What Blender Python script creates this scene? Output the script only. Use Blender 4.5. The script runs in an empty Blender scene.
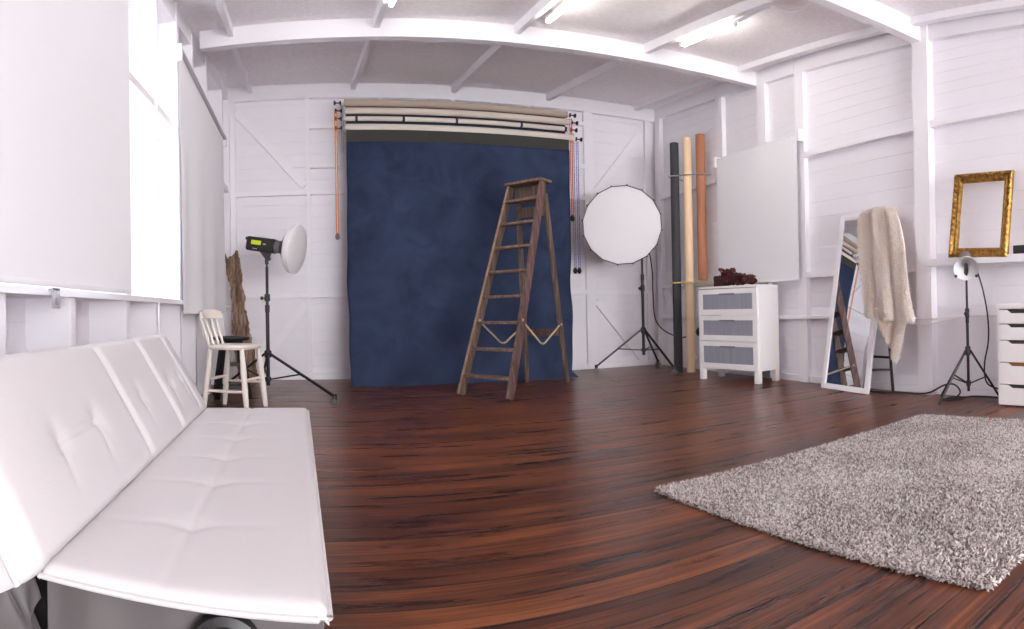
import bpy, bmesh, math, random
import numpy as np
from mathutils import Matrix, Vector
random.seed(7)
rng = np.random.default_rng(7)
S = bpy.context.scene
COL = S.collection
V = Vector
PI = math.pi

# ------------------------------------------------------------------ materials
def new_mat(name):
    m = bpy.data.materials.new(name); m.use_nodes = True
    nt = m.node_tree
    return m, nt, nt.nodes['Principled BSDF']

def mat(name, col, rough=.5, metal=0., noise=0., nscale=8., bump=0., bscale=60., spec=.5, sss=0., trans=0., stretch=(1, 1, 1), coat=0.):
    m, nt, b = new_mat(name)
    L = nt.links.new
    b.inputs['Base Color'].default_value = (*col, 1)
    b.inputs['Roughness'].default_value = rough
    b.inputs['Metallic'].default_value = metal
    b.inputs['Specular IOR Level'].default_value = spec
    b.inputs['Coat Weight'].default_value = coat
    if noise or bump:
        tc = nt.nodes.new('ShaderNodeTexCoord'); mp = nt.nodes.new('ShaderNodeMapping')
        mp.inputs['Scale'].default_value = stretch
        L(tc.outputs['Object'], mp.inputs['Vector'])
    if noise:
        n = nt.nodes.new('ShaderNodeTexNoise'); n.inputs['Scale'].default_value = nscale; n.inputs['Detail'].default_value = 6
        L(mp.outputs[0], n.inputs['Vector'])
        mx = nt.nodes.new('ShaderNodeMixRGB'); mx.blend_type = 'MIX'
        mx.inputs[1].default_value = (*[c * (1 - noise) for c in col], 1)
        mx.inputs[2].default_value = (*[min(1, c * (1 + noise)) for c in col], 1)
        r = nt.nodes.new('ShaderNodeValToRGB'); r.color_ramp.elements[0].position = .3; r.color_ramp.elements[1].position = .7
        L(n.outputs[0], r.inputs[0]); L(r.outputs[0], mx.inputs[0]); L(mx.outputs[0], b.inputs['Base Color'])
    if bump:
        n2 = nt.nodes.new('ShaderNodeTexNoise'); n2.inputs['Scale'].default_value = bscale; n2.inputs['Detail'].default_value = 4
        L(mp.outputs[0], n2.inputs['Vector'])
        bp = nt.nodes.new('ShaderNodeBump'); bp.inputs['Strength'].default_value = bump; bp.inputs['Distance'].default_value = .01
        L(n2.outputs[0], bp.inputs['Height']); L(bp.outputs[0], b.inputs['Normal'])
    return m

def emit_mat(name, col, s):
    m, nt, b = new_mat(name)
    b.inputs['Base Color'].default_value = (*col, 1)
    b.inputs['Emission Color'].default_value = (*col, 1); b.inputs['Emission Strength'].default_value = s
    return m

def wood_mat(name, c0, c1, c2, rough=.6, axis='z', scale=1., bump=.4):
    """streaky worn wood; grain runs along the given object axis"""
    m, nt, b = new_mat(name); L = nt.links.new
    tc = nt.nodes.new('ShaderNodeTexCoord'); mp = nt.nodes.new('ShaderNodeMapping')
    st = {'x': (1.2, 22, 22), 'y': (22, 1.2, 22), 'z': (22, 22, 1.2)}[axis]
    mp.inputs['Scale'].default_value = tuple(s * scale for s in st)
    L(tc.outputs['Object'], mp.inputs[0])
    n = nt.nodes.new('ShaderNodeTexNoise'); n.inputs['Scale'].default_value = 1.6; n.inputs['Detail'].default_value = 8; n.inputs['Roughness'].default_value = .65
    L(mp.outputs[0], n.inputs['Vector'])
    r = nt.nodes.new('ShaderNodeValToRGB'); e = r.color_ramp.elements
    e[0].position = .3; e[0].color = (*c0, 1); e[1].position = .72; e[1].color = (*c2, 1)
    x = r.color_ramp.elements.new(.5); x.color = (*c1, 1)
    L(n.outputs[0], r.inputs[0]); L(r.outputs[0], b.inputs['Base Color'])
    bp = nt.nodes.new('ShaderNodeBump'); bp.inputs['Strength'].default_value = bump; bp.inputs['Distance'].default_value = .004
    L(n.outputs[0], bp.inputs['Height']); L(bp.outputs[0], b.inputs['Normal'])
    b.inputs['Roughness'].default_value = rough
    return m

def floor_mat():
    m, nt, b = new_mat('stained_boards'); L = nt.links.new; N = nt.nodes.new
    W = .118
    def mth(op, a, bv=None):
        n = N('ShaderNodeMath'); n.operation = op
        if isinstance(a, (int, float)): n.inputs[0].default_value = a
        else: L(a, n.inputs[0])
        if bv is not None:
            if isinstance(bv, (int, float)): n.inputs[1].default_value = bv
            else: L(bv, n.inputs[1])
        return n.outputs[0]
    tc = N('ShaderNodeTexCoord'); sp = N('ShaderNodeSeparateXYZ'); L(tc.outputs['Object'], sp.inputs[0])
    X, Y = sp.outputs[0], sp.outputs[1]
    yb = mth('DIVIDE', Y, W); row = mth('FLOOR', yb); fy = mth('FRACT', yb)
    wn = N('ShaderNodeTexWhiteNoise'); wn.noise_dimensions = '1D'; L(row, wn.inputs['W'])
    xo = mth('ADD', mth('DIVIDE', X, 9.), mth('MULTIPLY', wn.outputs['Value'], 7.3))
    seg = mth('FLOOR', xo); fx = mth('FRACT', xo)
    wn2 = N('ShaderNodeTexWhiteNoise'); wn2.noise_dimensions = '2D'
    cb = N('ShaderNodeCombineXYZ'); L(row, cb.inputs[0]); L(seg, cb.inputs[1]); L(cb.outputs[0], wn2.inputs['Vector'])
    rv = wn2.outputs['Value']
    # grain: stretched noise, offset per board
    gv = N('ShaderNodeCombineXYZ'); L(mth('ADD', mth('MULTIPLY', X, 2.2), mth('MULTIPLY', rv, 37.)), gv.inputs[0]); L(mth('MULTIPLY', Y, 80.), gv.inputs[1]); L(mth('MULTIPLY', rv, 11.), gv.inputs[2])
    n1 = N('ShaderNodeTexNoise'); n1.inputs['Scale'].default_value = 1.; n1.inputs['Detail'].default_value = 7; n1.inputs['Roughness'].default_value = .62; n1.inputs['Distortion'].default_value = .5
    L(gv.outputs[0], n1.inputs['Vector'])
    n2 = N('ShaderNodeTexNoise'); n2.inputs['Scale'].default_value = 1.; n2.inputs['Detail'].default_value = 8; n2.inputs['Roughness'].default_value = .6
    gv2 = N('ShaderNodeCombineXYZ'); L(mth('MULTIPLY', X, 1.2), gv2.inputs[0]); L(mth('MULTIPLY', Y, 15.), gv2.inputs[1]); L(gv2.outputs[0], n2.inputs['Vector'])
    mixv = mth('ADD', mth('ADD', mth('MULTIPLY', n1.outputs[0], .85), mth('MULTIPLY', n2.outputs[0], .85)), mth('MULTIPLY', mth('SUBTRACT', rv, .5), .15))
    r = N('ShaderNodeValToRGB'); e = r.color_ramp.elements
    e[0].position = .66; e[0].color = FLOOR_C[0]
    e[1].position = 1.0; e[1].color = FLOOR_C[3]
    q = e.new(.78); q.color = FLOOR_C[1]
    q = e.new(.91); q.color = FLOOR_C[2]
    L(mixv, r.inputs[0])
    # gaps between boards and at butt joints
    g1 = mth('LESS_THAN', mth('MINIMUM', fy, mth('SUBTRACT', 1., fy)), .028)
    g2 = mth('LESS_THAN', mth('MINIMUM', fx, mth('SUBTRACT', 1., fx)), .0002)
    gap = mth('MAXIMUM', g1, g2)
    mx = N('ShaderNodeMixRGB'); L(gap, mx.inputs[0]); L(r.outputs[0], mx.inputs[1]); mx.inputs[2].default_value = (.008, .004, .003, 1)
    L(mx.outputs[0], b.inputs['Base Color'])
    # cupped board profile + grain in the bump
    cup = mth('MULTIPLY', mth('POWER', mth('ABSOLUTE', mth('SUBTRACT', fy, .5)), 3.), -5.)
    hgt = mth('ADD', mth('ADD', mth('MULTIPLY', n1.outputs[0], .35), cup), mth('MULTIPLY', gap, -1.2))
    bp = N('ShaderNodeBump'); bp.inputs['Strength'].default_value = .35; bp.inputs['Distance'].default_value = .004
    L(hgt, bp.inputs['Height']); L(bp.outputs[0], b.inputs['Normal'])
    rr = N('ShaderNodeMapRange'); rr.inputs['From Min'].default_value = .3; rr.inputs['From Max'].default_value = .8; rr.inputs['To Min'].default_value = .24; rr.inputs['To Max'].default_value = .38
    L(n2.outputs[0], rr.inputs[0]); L(rr.outputs[0], b.inputs['Roughness'])
    b.inputs['Specular IOR Level'].default_value = .25
    return m

FLOOR_C = [(.028, .011, .009, 1), (.070, .0205, .0105, 1), (.130, .037, .0145, 1), (.215, .068, .024, 1)]

def canvas_mat():
    m, nt, b = new_mat('mottled_blue_canvas'); L = nt.links.new; N = nt.nodes.new
    tc = N('ShaderNodeTexCoord')
    n = N('ShaderNodeTexNoise'); n.inputs['Scale'].default_value = 2.2; n.inputs['Detail'].default_value = 8; n.inputs['Roughness'].default_value = .62; n.inputs['Distortion'].default_value = .4
    L(tc.outputs['Object'], n.inputs['Vector'])
    r = N('ShaderNodeValToRGB'); e = r.color_ramp.elements
    e[0].position = .32; e[0].color = (.0165, .0235, .055, 1); e[1].position = .72; e[1].color = (.036, .055, .112, 1)
    L(n.outputs[0], r.inputs[0]); L(r.outputs[0], b.inputs['Base Color'])
    b.inputs['Roughness'].default_value = .85; b.inputs['Specular IOR Level'].default_value = .2
    return m

def yarn_mat(name, c0, c1, c2, cell=90., big=2.2, tr=0.):
    m, nt, b = new_mat(name); L = nt.links.new; N = nt.nodes.new
    at = N('ShaderNodeAttribute'); at.attribute_name = 'tuft'
    tc = N('ShaderNodeTexCoord')
    n = N('ShaderNodeTexNoise'); n.inputs['Scale'].default_value = big; n.inputs['Detail'].default_value = 3
    L(tc.outputs['Object'], n.inputs['Vector'])
    ad = N('ShaderNodeMath'); ad.operation = 'MULTIPLY_ADD'; L(n.outputs[0], ad.inputs[0]); ad.inputs[1].default_value = .9; L(at.outputs['Fac'], ad.inputs[2])
    mr = N('ShaderNodeMath'); mr.operation = 'SUBTRACT'; L(ad.outputs[0], mr.inputs[0]); mr.inputs[1].default_value = .45
    r = N('ShaderNodeValToRGB'); e = r.color_ramp.elements
    e[0].position = .1; e[0].color = (*c0, 1); e[1].position = .9; e[1].color = (*c2, 1)
    q = e.new(.45); q.color = (*c1, 1)
    L(mr.outputs[0], r.inputs[0]); L(r.outputs[0], b.inputs['Base Color'])
    b.inputs['Roughness'].default_value = .9; b.inputs['Specular IOR Level'].default_value = .15
    b.inputs['Sheen Weight'].default_value = .2
    return m

M = {}
M['wall'] = mat('white_painted_boards', (.85, .825, .865), .55, bump=.12, bscale=14, stretch=(1, 1, 6))
M['paint'] = mat('white_gloss_paint', (.87, .85, .88), .4)
M['ceil'] = mat('ceiling_board', (.92, .88, .90), .85, noise=.05, nscale=26, bump=.5, bscale=90)
M['floor'] = floor_mat()
M['leather'] = mat('white_faux_leather', (.62, .595, .595), .42, bump=.06, bscale=240, spec=.45)
M['shaded_lining'] = mat('shade_darkened_lining', (.125, .115, .115), .6, bump=.08, bscale=30)  # pale sofa lining, darkened so its base colour carries the shade
fm, fnt, fb = new_mat('white_blind_fabric')
fb.inputs['Base Color'].default_value = (.875, .87, .895, 1); fb.inputs['Roughness'].default_value = .85
ftr = fnt.nodes.new('ShaderNodeBsdfTranslucent'); ftr.inputs[0].default_value = (.88, .88, .92, 1)
fmx = fnt.nodes.new('ShaderNodeMixShader'); fmx.inputs[0].default_value = .03
fnt.links.new(fb.outputs[0], fmx.inputs[1]); fnt.links.new(ftr.outputs[0], fmx.inputs[2])
fnt.links.new(fmx.outputs[0], fnt.nodes['Material Output'].inputs[0])
M['fabric'] = fm
M['black'] = mat('black_plastic', (.014, .013, .014), .42)
M['blackmetal'] = mat('black_metal', (.018, .016, .017), .35, .4)
M['chrome'] = mat('chrome', (.72, .72, .74), .15, 1.)
M['reflector'] = mat('pale_reflector_paint', (.80, .79, .80), .4, .2)
M['silver'] = mat('brushed_silver', (.62, .62, .64), .32, 1.)
M['grey'] = mat('grey_plastic', (.16, .155, .16), .45)
M['diff'] = mat('white_diffuser_cloth', (.74, .725, .74), .75, bump=.12, bscale=9)
M['dish'] = mat('white_dish_cloth', (.80, .775, .785), .7)
M['dishside'] = mat('pale_dish_paint', (.83, .81, .82), .4)
M['canvas'] = canvas_mat()
M['olive'] = mat('dark_olive_cloth', (.038, .037, .032), .85)
M['navy'] = mat('navy_cloth', (.022, .026, .06), .8)
M['paper_tan'] = mat('tan_paper', (.42, .345, .275), .7)
M['paper_cream'] = mat('cream_paper', (.62, .55, .475), .7)
M['paper_pale'] = mat('pale_cream_paper', (.67, .605, .54), .7)
M['roll_charcoal'] = mat('charcoal_paper', (.045, .046, .052), .75)
M['roll_cream'] = mat('buff_paper', (.84, .62, .40), .7)
M['roll_brown'] = mat('terracotta_paper', (.42, .17, .09), .7)
M['orange'] = mat('orange_plastic', (.75, .26, .03), .4)
M['red'] = mat('red_plastic', (.62, .07, .05), .4)
M['chain_bw'] = mat('black_and_white_beads', (.30, .30, .33), .4, noise=.75, nscale=70)
M['chain_bl'] = mat('blue_and_white_beads', (.30, .29, .62), .4, noise=.7, nscale=70)
M['ladder'] = wood_mat('weathered_ladder_wood', (.036, .022, .017), (.105, .065, .048), (.24, .17, .135), .7)
M['ladder_red'] = wood_mat('red_worn_wood', (.040, .020, .019), (.105, .052, .048), (.22, .135, .12), .65)
M['ladder_edge'] = mat('bare_wood_edge', (.30, .185, .12), .7, noise=.3, nscale=14)
M['tread'] = wood_mat('worn_tread_wood', (.065, .036, .025), (.155, .092, .062), (.30, .195, .135), .7, axis='x')
M['rope'] = mat('natural_rope', (.52, .40, .27), .9, noise=.25, nscale=90)
M['plank'] = wood_mat('rotten_plank', (.06, .032, .02), (.28, .175, .115), (.58, .45, .35), .9, scale=.8, bump=1.)
M['cream_paint'] = mat('cream_painted_wood', (.84, .78, .70), .45)
M['chest'] = mat('white_laminate', (.88, .855, .85), .4)
M['chest_in'] = mat('white_cabinet_inside', (.80, .78, .79), .6)
M['frost'] = mat('frosted_glass', (.30, .305, .36), .38, noise=.10, nscale=60, spec=.6, stretch=(1, 1, .03))
M['notch'] = mat('dark_grip', (.035, .032, .034), .6)
M['notch_wood'] = mat('wooden_grip', (.30, .12, .04), .6)  # brown inside of one drawer's grip cutout
M['maroon'] = mat('dried_maroon_petals', (.085, .016, .018), .7, noise=.4, nscale=40)
M['maroon_dark'] = mat('dark_maroon_wrap', (.045, .012, .013), .7)
M['gold'] = mat('antique_gold_leaf', (.38, .205, .046), .40, .65, noise=.55, nscale=38)
M['mirror'] = mat('mirror_silver', (.90, .91, .92), .0, 1.)
M['cable'] = mat('black_rubber_cable', (.02, .018, .018), .5)
M['whitecable'] = mat('white_cable_sheath', (.80, .77, .77), .5)
M['yellowstrap'] = mat('yellow_strap', (.62, .50, .12), .6)
M['lime'] = mat('lime_label', (.62, .75, .02), .5)
M['handlegrey'] = mat('grey_handle', (.22, .21, .22), .5)
M['tubegrey'] = mat('grey_roller_tube', (.42, .40, .42), .4)
M['tube'] = emit_mat('lit_tube', (1., .95, .89), 46.)
M['rug'] = yarn_mat('grey_shag_yarn', (.16, .125, .11), (.47, .415, .39), (.85, .79, .755))
M['rugbase'] = mat('rug_backing', (.20, .17, .16), .95)
M['fur'] = yarn_mat('cream_faux_fur', (.95, .78, .66), (.99, .90, .81), (1., .97, .93), big=5.)
M['furbase'] = mat('fur_backing', (.93, .83, .74), .95)
gm, gnt, gb = new_mat('window_glass'); gb.inputs['Transmission Weight'].default_value = 1; gb.inputs['Roughness'].default_value = 0; gb.inputs['IOR'].default_value = 1.02; gb.inputs['Base Color'].default_value = (.24, .24, .25, 1)
M['glass'] = gm
cm, cnt, cb_ = new_mat('clear_plastic'); cb_.inputs['Transmission Weight'].default_value = .7; cb_.inputs['Roughness'].default_value = .2; cb_.inputs['Base Color'].default_value = (.9, .9, .92, 1)
M['clear'] = cm

# ------------------------------------------------------------------ builders
MW = {}
def frame_from(d, up=V((0, 0, 1))):
    z = V(d).normalized()
    x = up.cross(z)
    if x.length < 1e-4: x = V((1, 0, 0)).cross(z)
    if x.length < 1e-4: x = V((0, 1, 0)).cross(z)
    x.normalize(); y = z.cross(x)
    return Matrix((x, y, z)).transposed()

class MB:
    """collects shapes in world coordinates (or in xf's frame) and links them as ONE mesh object"""
    def __init__(s, xf=None): s.bm = bmesh.new(); s.xf = xf or Matrix.Identity(4)
    def _add(s, vs, fs):
        out = [s.bm.verts.new(s.xf @ V(v)) for v in vs]
        for f in fs:
            try: s.bm.faces.new([out[i] for i in f])
            except ValueError: pass
        return s
    def box(s, c, d, rot=None, bev=0., seg=2):
        c = V(c); hx, hy, hz = d[0] / 2, d[1] / 2, d[2] / 2
        R = rot.to_3x3() if rot is not None else Matrix.Identity(3)
        t = bmesh.new()
        vs = [t.verts.new(V((x * hx, y * hy, z * hz))) for x in (-1, 1) for y in (-1, 1) for z in (-1, 1)]
        for f in ((0, 1, 3, 2), (4, 6, 7, 5), (0, 4, 5, 1), (2, 3, 7, 6), (0, 2, 6, 4), (1, 5, 7, 3)): t.faces.new([vs[i] for i in f])
        if bev > 0: bmesh.ops.bevel(t, geom=list(t.edges), offset=min(bev, .49 * min(d)), segments=seg, profile=.6, affect='EDGES')
        t.verts.index_update()
        s._add([c + R @ v.co for v in t.verts], [[v.index for v in f.verts] for f in t.faces]); t.free(); return s
    def b2(s, lo, hi, bev=0.):
        lo, hi = V(lo), V(hi); return s.box((lo + hi) / 2, [abs(a) for a in (hi - lo)], bev=bev)
    def bar(s, p0, p1, w, h, up=(0, 0, 1), bev=0.):
        p0, p1 = V(p0), V(p1); R = frame_from(p1 - p0, V(up))
        return s.box((p0 + p1) / 2, (w, h, (p1 - p0).length), R, bev)
    def prism(s, pts0, pts1):
        n = len(pts0); vs = list(pts0) + list(pts1)
        fs = [list(range(n))[::-1], list(range(n, 2 * n))] + [[i, (i + 1) % n, n + (i + 1) % n, n + i] for i in range(n)]
        return s._add(vs, fs)
    def lathe(s, prof, base, axis=(0, 0, 1), seg=24, cap=True, up=(0, 0, 1), a0=0., close=True):
        """prof: list of (r, h) along axis from base"""
        base = V(base); R = frame_from(axis, V(up)); vs, fs = [], []
        for r, h in prof:
            for k in range(seg):
                a = a0 + 2 * PI * k / seg; vs.append(base + R @ V((r * math.cos(a), r * math.sin(a), h)))
        for i in range(len(prof) - 1):
            for k in range(seg):
                k2 = (k + 1) % seg; fs.append([i * seg + k, i * seg + k2, (i + 1) * seg + k2, (i + 1) * seg + k])
        if cap:
            if prof[0][0] > 1e-6: fs.append(list(range(seg))[::-1])
            if prof[-1][0] > 1e-6: fs.append([(len(prof) - 1) * seg + k for k in range(seg)])
        return s._add(vs, fs)
    def cyl(s, p0, p1, r0, r1=None, seg=16):
        p0, p1 = V(p0), V(p1); r1 = r0 if r1 is None else r1
        return s.lathe([(r0, 0), (r1, (p1 - p0).length)], p0, p1 - p0, seg)
    def sph(s, c, r, seg=14, sc=(1, 1, 1)):
        n = seg // 2; c = V(c); vs, fs = [], []
        for i in range(n + 1):
            t = PI * i / n
            for k in range(seg):
                a = 2 * PI * k / seg; vs.append(c + V((r * sc[0] * math.sin(t) * math.cos(a), r * sc[1] * math.sin(t) * math.sin(a), r * sc[2] * math.cos(t))))
        for i in range(n):
            for k in range(seg):
                k2 = (k + 1) % seg; fs.append([i * seg + k, (i + 1) * seg + k, (i + 1) * seg + k2, i * seg + k2])
        return s._add(vs, fs)
    def tube(s, pts, r, seg=8, smooth=6):
        P = [V(p) for p in pts]
        if smooth and len(P) > 2:
            Q = []
            for i in range(len(P) - 1):
                a, b, c, d = P[max(i - 1, 0)], P[i], P[i + 1], P[min(i + 2, len(P) - 1)]
                for k in range(smooth):
                    t = k / smooth
                    Q.append(.5 * ((2 * b) + (-a + c) * t + (2 * a - 5 * b + 4 * c - d) * t * t + (-a + 3 * b - 3 * c + d) * t ** 3))
            Q.append(P[-1]); P = Q
        vs, fs = [], []
        T = (P[1] - P[0]).normalized(); X = frame_from(T) @ V((1, 0, 0))
        for i, p in enumerate(P):
            T = (P[min(i + 1, len(P) - 1)] - P[max(i - 1, 0)]).normalized()
            X = (X - T * X.dot(T)); X = X.normalized() if X.length > 1e-6 else frame_from(T) @ V((1, 0, 0))
            Y = T.cross(X)
            for k in range(seg):
                a = 2 * PI * k / seg; vs.append(p + X * (r * math.cos(a)) + Y * (r * math.sin(a)))
        for i in range(len(P) - 1):
            for k in range(seg):
                k2 = (k + 1) % seg; fs.append([i * seg + k, i * seg + k2, (i + 1) * seg + k2, (i + 1) * seg + k])
        fs += [list(range(seg))[::-1], [(len(P) - 1) * seg + k for k in range(seg)]]
        return s._add(vs, fs)
    def grid(s, fn, nu, nv, thick=None):
        """fn(u,v)->point; thick: vector function of (u,v) giving the offset of the back skin"""
        vs, fs = [], []
        idx = lambda i, j: i * (nv + 1) + j
        for i in range(nu + 1):
            for j in range(nv + 1): vs.append(V(fn(i / nu, j / nv)))
        for i in range(nu):
            for j in range(nv): fs.append([idx(i, j), idx(i + 1, j), idx(i + 1, j + 1), idx(i, j + 1)])
        if thick is not None:
            o = len(vs)
            for i in range(nu + 1):
                for j in range(nv + 1): vs.append(vs[idx(i, j)] + V(thick))
            for i in range(nu):
                for j in range(nv): fs.append([o + idx(i, j + 1), o + idx(i + 1, j + 1), o + idx(i + 1, j), o + idx(i, j)])
            ring = [idx(i, 0) for i in range(nu + 1)] + [idx(nu, j) for j in range(1, nv + 1)] + [idx(i, nv) for i in range(nu - 1, -1, -1)] + [idx(0, j) for j in range(nv - 1, 0, -1)]
            for a, b in zip(ring, ring[1:] + ring[:1]): fs.append([a, o + a, o + b, b][::-1])
        return s._add(vs, fs)
    def build(s, name, m, parent=None, smooth=True, ang=.6):
        bmesh.ops.recalc_face_normals(s.bm, faces=list(s.bm.faces))
        if parent is not None:
            s.bm.transform(MW[parent.name].inverted())
        me = bpy.data.meshes.new(name); s.bm.to_mesh(me); s.bm.free()
        me.materials.append(M[m] if isinstance(m, str) else m)
        if smooth:
            me.polygons.foreach_set('use_smooth', [True] * len(me.polygons))
            me.set_sharp_from_angle(angle=ang)
        o = bpy.data.objects.new(name, me); COL.objects.link(o)
        if parent is not None:
            o.parent = parent; MW[o.name] = MW[parent.name]
        else: MW[o.name] = Matrix.Identity(4)
        return o

def tag(o, label=None, cat=None, group=None, kind=None):
    if label: o['label'] = label
    if cat: o['category'] = cat
    if group: o['group'] = group
    if kind: o['kind'] = kind
    return o

def thing(name, loc, label, cat, group=None, rz=0.):
    o = bpy.data.objects.new(name, None); COL.objects.link(o)
    o.empty_display_size = .1; o.location = loc; o.rotation_euler = (0, 0, rz)
    MW[o.name] = Matrix.Translation(V(loc)) @ Matrix.Rotation(rz, 4, 'Z')
    return tag(o, label, cat, group)

def solo(name, mb, m, label, cat, origin, group=None, smooth=True):
    """a thing that is one mesh, with its origin at its base"""
    o = mb.build(name, m, None, smooth)
    o.data.transform(Matrix.Translation(-V(origin))); o.location = origin
    MW[o.name] = Matrix.Translation(V(origin))
    return tag(o, label, cat, group)

def struct(name, mb, m, parent=None, smooth=False):
    o = mb.build(name, m, parent, smooth)
    if parent is None: o['kind'] = 'structure'
    return o

def copy_tree(o, parent=None):
    c = o.copy(); COL.objects.link(c)
    if parent is not None: c.parent = parent
    for ch in list(o.children): copy_tree(ch, c)
    return c

def tufts(name, roots, normals, length, width, lean, m, parent, seg=2, tint=(0, 1), droop=None):
    """many small tapered yarn tufts as one mesh; every tuft is a bent three-sided spike"""
    n = len(roots); T = rng.normal(size=(n, 3)); T -= normals * (T * normals).sum(1)[:, None]
    T /= np.linalg.norm(T, axis=1)[:, None] + 1e-9
    B = np.cross(normals, T)
    L = length * rng.uniform(.7, 1.25, n); ln = lean * rng.uniform(.2, 1.2, n)
    D = T * ln[:, None] + normals
    if droop is not None: D = D + droop
    D /= np.linalg.norm(D, axis=1)[:, None]
    D2 = D + T * (ln * .9)[:, None]
    if droop is not None: D2 = D2 + droop * .8
    D2 /= np.linalg.norm(D2, axis=1)[:, None]
    P0 = roots; P1 = P0 + D * (L * .55)[:, None]; P2 = P1 + D2 * (L * .5)[:, None]
    vs = np.zeros((n, 7, 3))
    for k in range(3):
        a = 2 * PI * k / 3; o = (T * math.cos(a) + B * math.sin(a)) * width
        vs[:, k] = P0 + o; vs[:, 3 + k] = P1 + o * .85
    vs[:, 6] = P2
    base = (np.arange(n) * 7)[:, None]
    q = np.array([[0, 1, 4, 3], [1, 2, 5, 4], [2, 0, 3, 5]]); t = np.array([[3, 4, 6], [4, 5, 6], [5, 3, 6]])
    Q = (base[:, None] + q[None]).reshape(-1, 4); Tt = (base[:, None] + t[None]).reshape(-1, 3)
    me = bpy.data.meshes.new(name)
    inv = np.array(MW[parent.name].inverted()); v = vs.reshape(-1, 3); v = v @ inv[:3, :3].T + inv[:3, 3]
    me.vertices.add(len(v)); me.vertices.foreach_set('co', v.ravel())
    me.loops.add(len(Q) * 4 + len(Tt) * 3); me.loops.foreach_set('vertex_index', np.concatenate([Q.ravel(), Tt.ravel()]).astype(np.int32))
    npoly = len(Q) + len(Tt); me.polygons.add(npoly)
    st = np.concatenate([np.arange(len(Q)) * 4, len(Q) * 4 + np.arange(len(Tt)) * 3]).astype(np.int32)
    me.polygons.foreach_set('loop_start', st)
    me.update(calc_edges=True)
    at = me.attributes.new('tuft', 'FLOAT', 'POINT'); at.data.foreach_set('value', np.repeat(rng.uniform(tint[0], tint[1], n), 7).astype(np.float32))
    me.polygons.foreach_set('use_smooth', [True] * npoly)
    me.materials.append(M[m]); me.validate()
    o = bpy.data.objects.new(name, me); COL.objects.link(o); o.parent = parent; o['kind'] = 'stuff'
    return o

# ------------------------------------------------------------------ the room
D, XL, XR = 6.89, -1.164, 4.083           # faces of the studs: back, left, right
PL, PB, PR = -1.40, D + .045, XR + .055   # faces of the boards behind the studs
Y0 = -4.0
def zc(y): return 2.765 + .088 * y        # underside of the sloping ceiling

def board_profile(z0, z1, pitch=.143):
    """(depth, z) profile of tongue-and-groove boards"""
    out = [(0, z0)]; k = math.ceil((z0 + .01) / pitch)
    while k * pitch < z1 - .01:
        z = k * pitch; out += [(0, z - .0022), (.0035, z - .0008), (.0035, z + .0008), (0, z + .0022)]; k += 1
    return out + [(0, z1)]

def boards(mb, p0, p1, nrm, z0, z1, back=.03, top=None):
    """boarded panel from p0 to p1 (xy), its boards set back along -nrm in the grooves; top: z at p0 and p1"""
    p0, p1, n = V((*p0, 0)), V((*p1, 0)), V((*nrm, 0))
    za, zb = top if top else (z1, z1)
    pr = board_profile(z0, max(za, zb))
    A = [p0 - n * d + V((0, 0, min(z, za))) for d, z in pr] + [p0 - n * back + V((0, 0, za)), p0 - n * back + V((0, 0, z0))]
    B = [p1 - n * d + V((0, 0, min(z, zb))) for d, z in pr] + [p1 - n * back + V((0, 0, zb)), p1 - n * back + V((0, 0, z0))]
    mb.prism(A, B)

struct('floor', MB().b2((-1.6, Y0, -.06), (4.4, 7.15, 0)), 'floor')
mb = MB(); y0, y1 = Y0, 7.15
mb._add([(-1.6, y0, zc(y0)), (4.4, y0, zc(y0)), (4.4, y1, zc(y1)), (-1.6, y1, zc(y1)), (-1.6, y0, zc(y0) + .08), (4.4, y0, zc(y0) + .08), (4.4, y1, zc(y1) + .08), (-1.6, y1, zc(y1) + .08)],
        [(0, 1, 2, 3), (7, 6, 5, 4), (0, 4, 5, 1), (1, 5, 6, 2), (2, 6, 7, 3), (3, 7, 4, 0)])
struct('ceiling', mb, 'ceil')

# back wall: boards, then its studs, rails and braces
mb = MB(); boards(mb, (-1.43, PB), (4.17, PB), (0, -1), 0, zc(PB)); wb = struct('wall_back', mb, 'wall')
def backbar(x0, z0, x1, z1, w, t=.045, name='wall_brace'):
    struct(name, MB().bar((x0, D + t / 2, z0), (x1, D + t / 2, z1), t, w, up=(1, 0, 0) if abs(z1 - z0) < .01 else (0, 1, 0)), 'paint', wb)
for x0, x1 in ((-1.164, -1.105), (-.29, -.243), (.55, .60), (1.39, 1.44), (2.31, 2.36), (3.065, 3.19), (3.94, 4.03)):
    struct('wall_stud', MB().b2((x0, D, 0), (x1, PB, zc(D))), 'paint', wb)
struct('wall_plate', MB().b2((XL, D - .012, 3.208), (XR, PB, zc(D) + .002)), 'paint', wb)
for za, xs in ((2.105, ((-1.105, -.29), (-.243, 3.065), (3.19, 3.94))), (.932, ((-1.105, -.29), (-.243, 3.065), (3.19, 3.94)))):
    for a, b in xs: struct('wall_rail', MB().b2((a, D - .006, za), (b, PB, za + .05)), 'paint', wb)
for a, b, z in ((-.243, .55, 2.862), (-.243, .55, 2.41), (2.36, 3.065, 3.035), (2.36, 3.065, 2.50)):
    struct('wall_rail', MB().b2((a, D - .004, z), (b, PB, z + .05)), 'paint', wb)
for a in ((-1.09, 3.09, -.31, 2.21), (-.31, .86, -.85, .15), (3.90, 3.05, 3.21, 2.20), (3.21, .85, 3.86, .08)):
    p0, p1 = V((a[0], D + .03, a[1])), V((a[2], D + .03, a[3]))
    struct('wall_brace', MB().bar(p0, p1, .09, .034, up=(0, 1, 0)), 'paint', wb)
mb = MB(); boards(mb, (-1.43, Y0), (.7, Y0), (0, 1), 0, zc(Y0)); struct('wall_light_block', mb, 'wall')  # unseen partial wall added to cut light on the right wall and sofa
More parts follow.
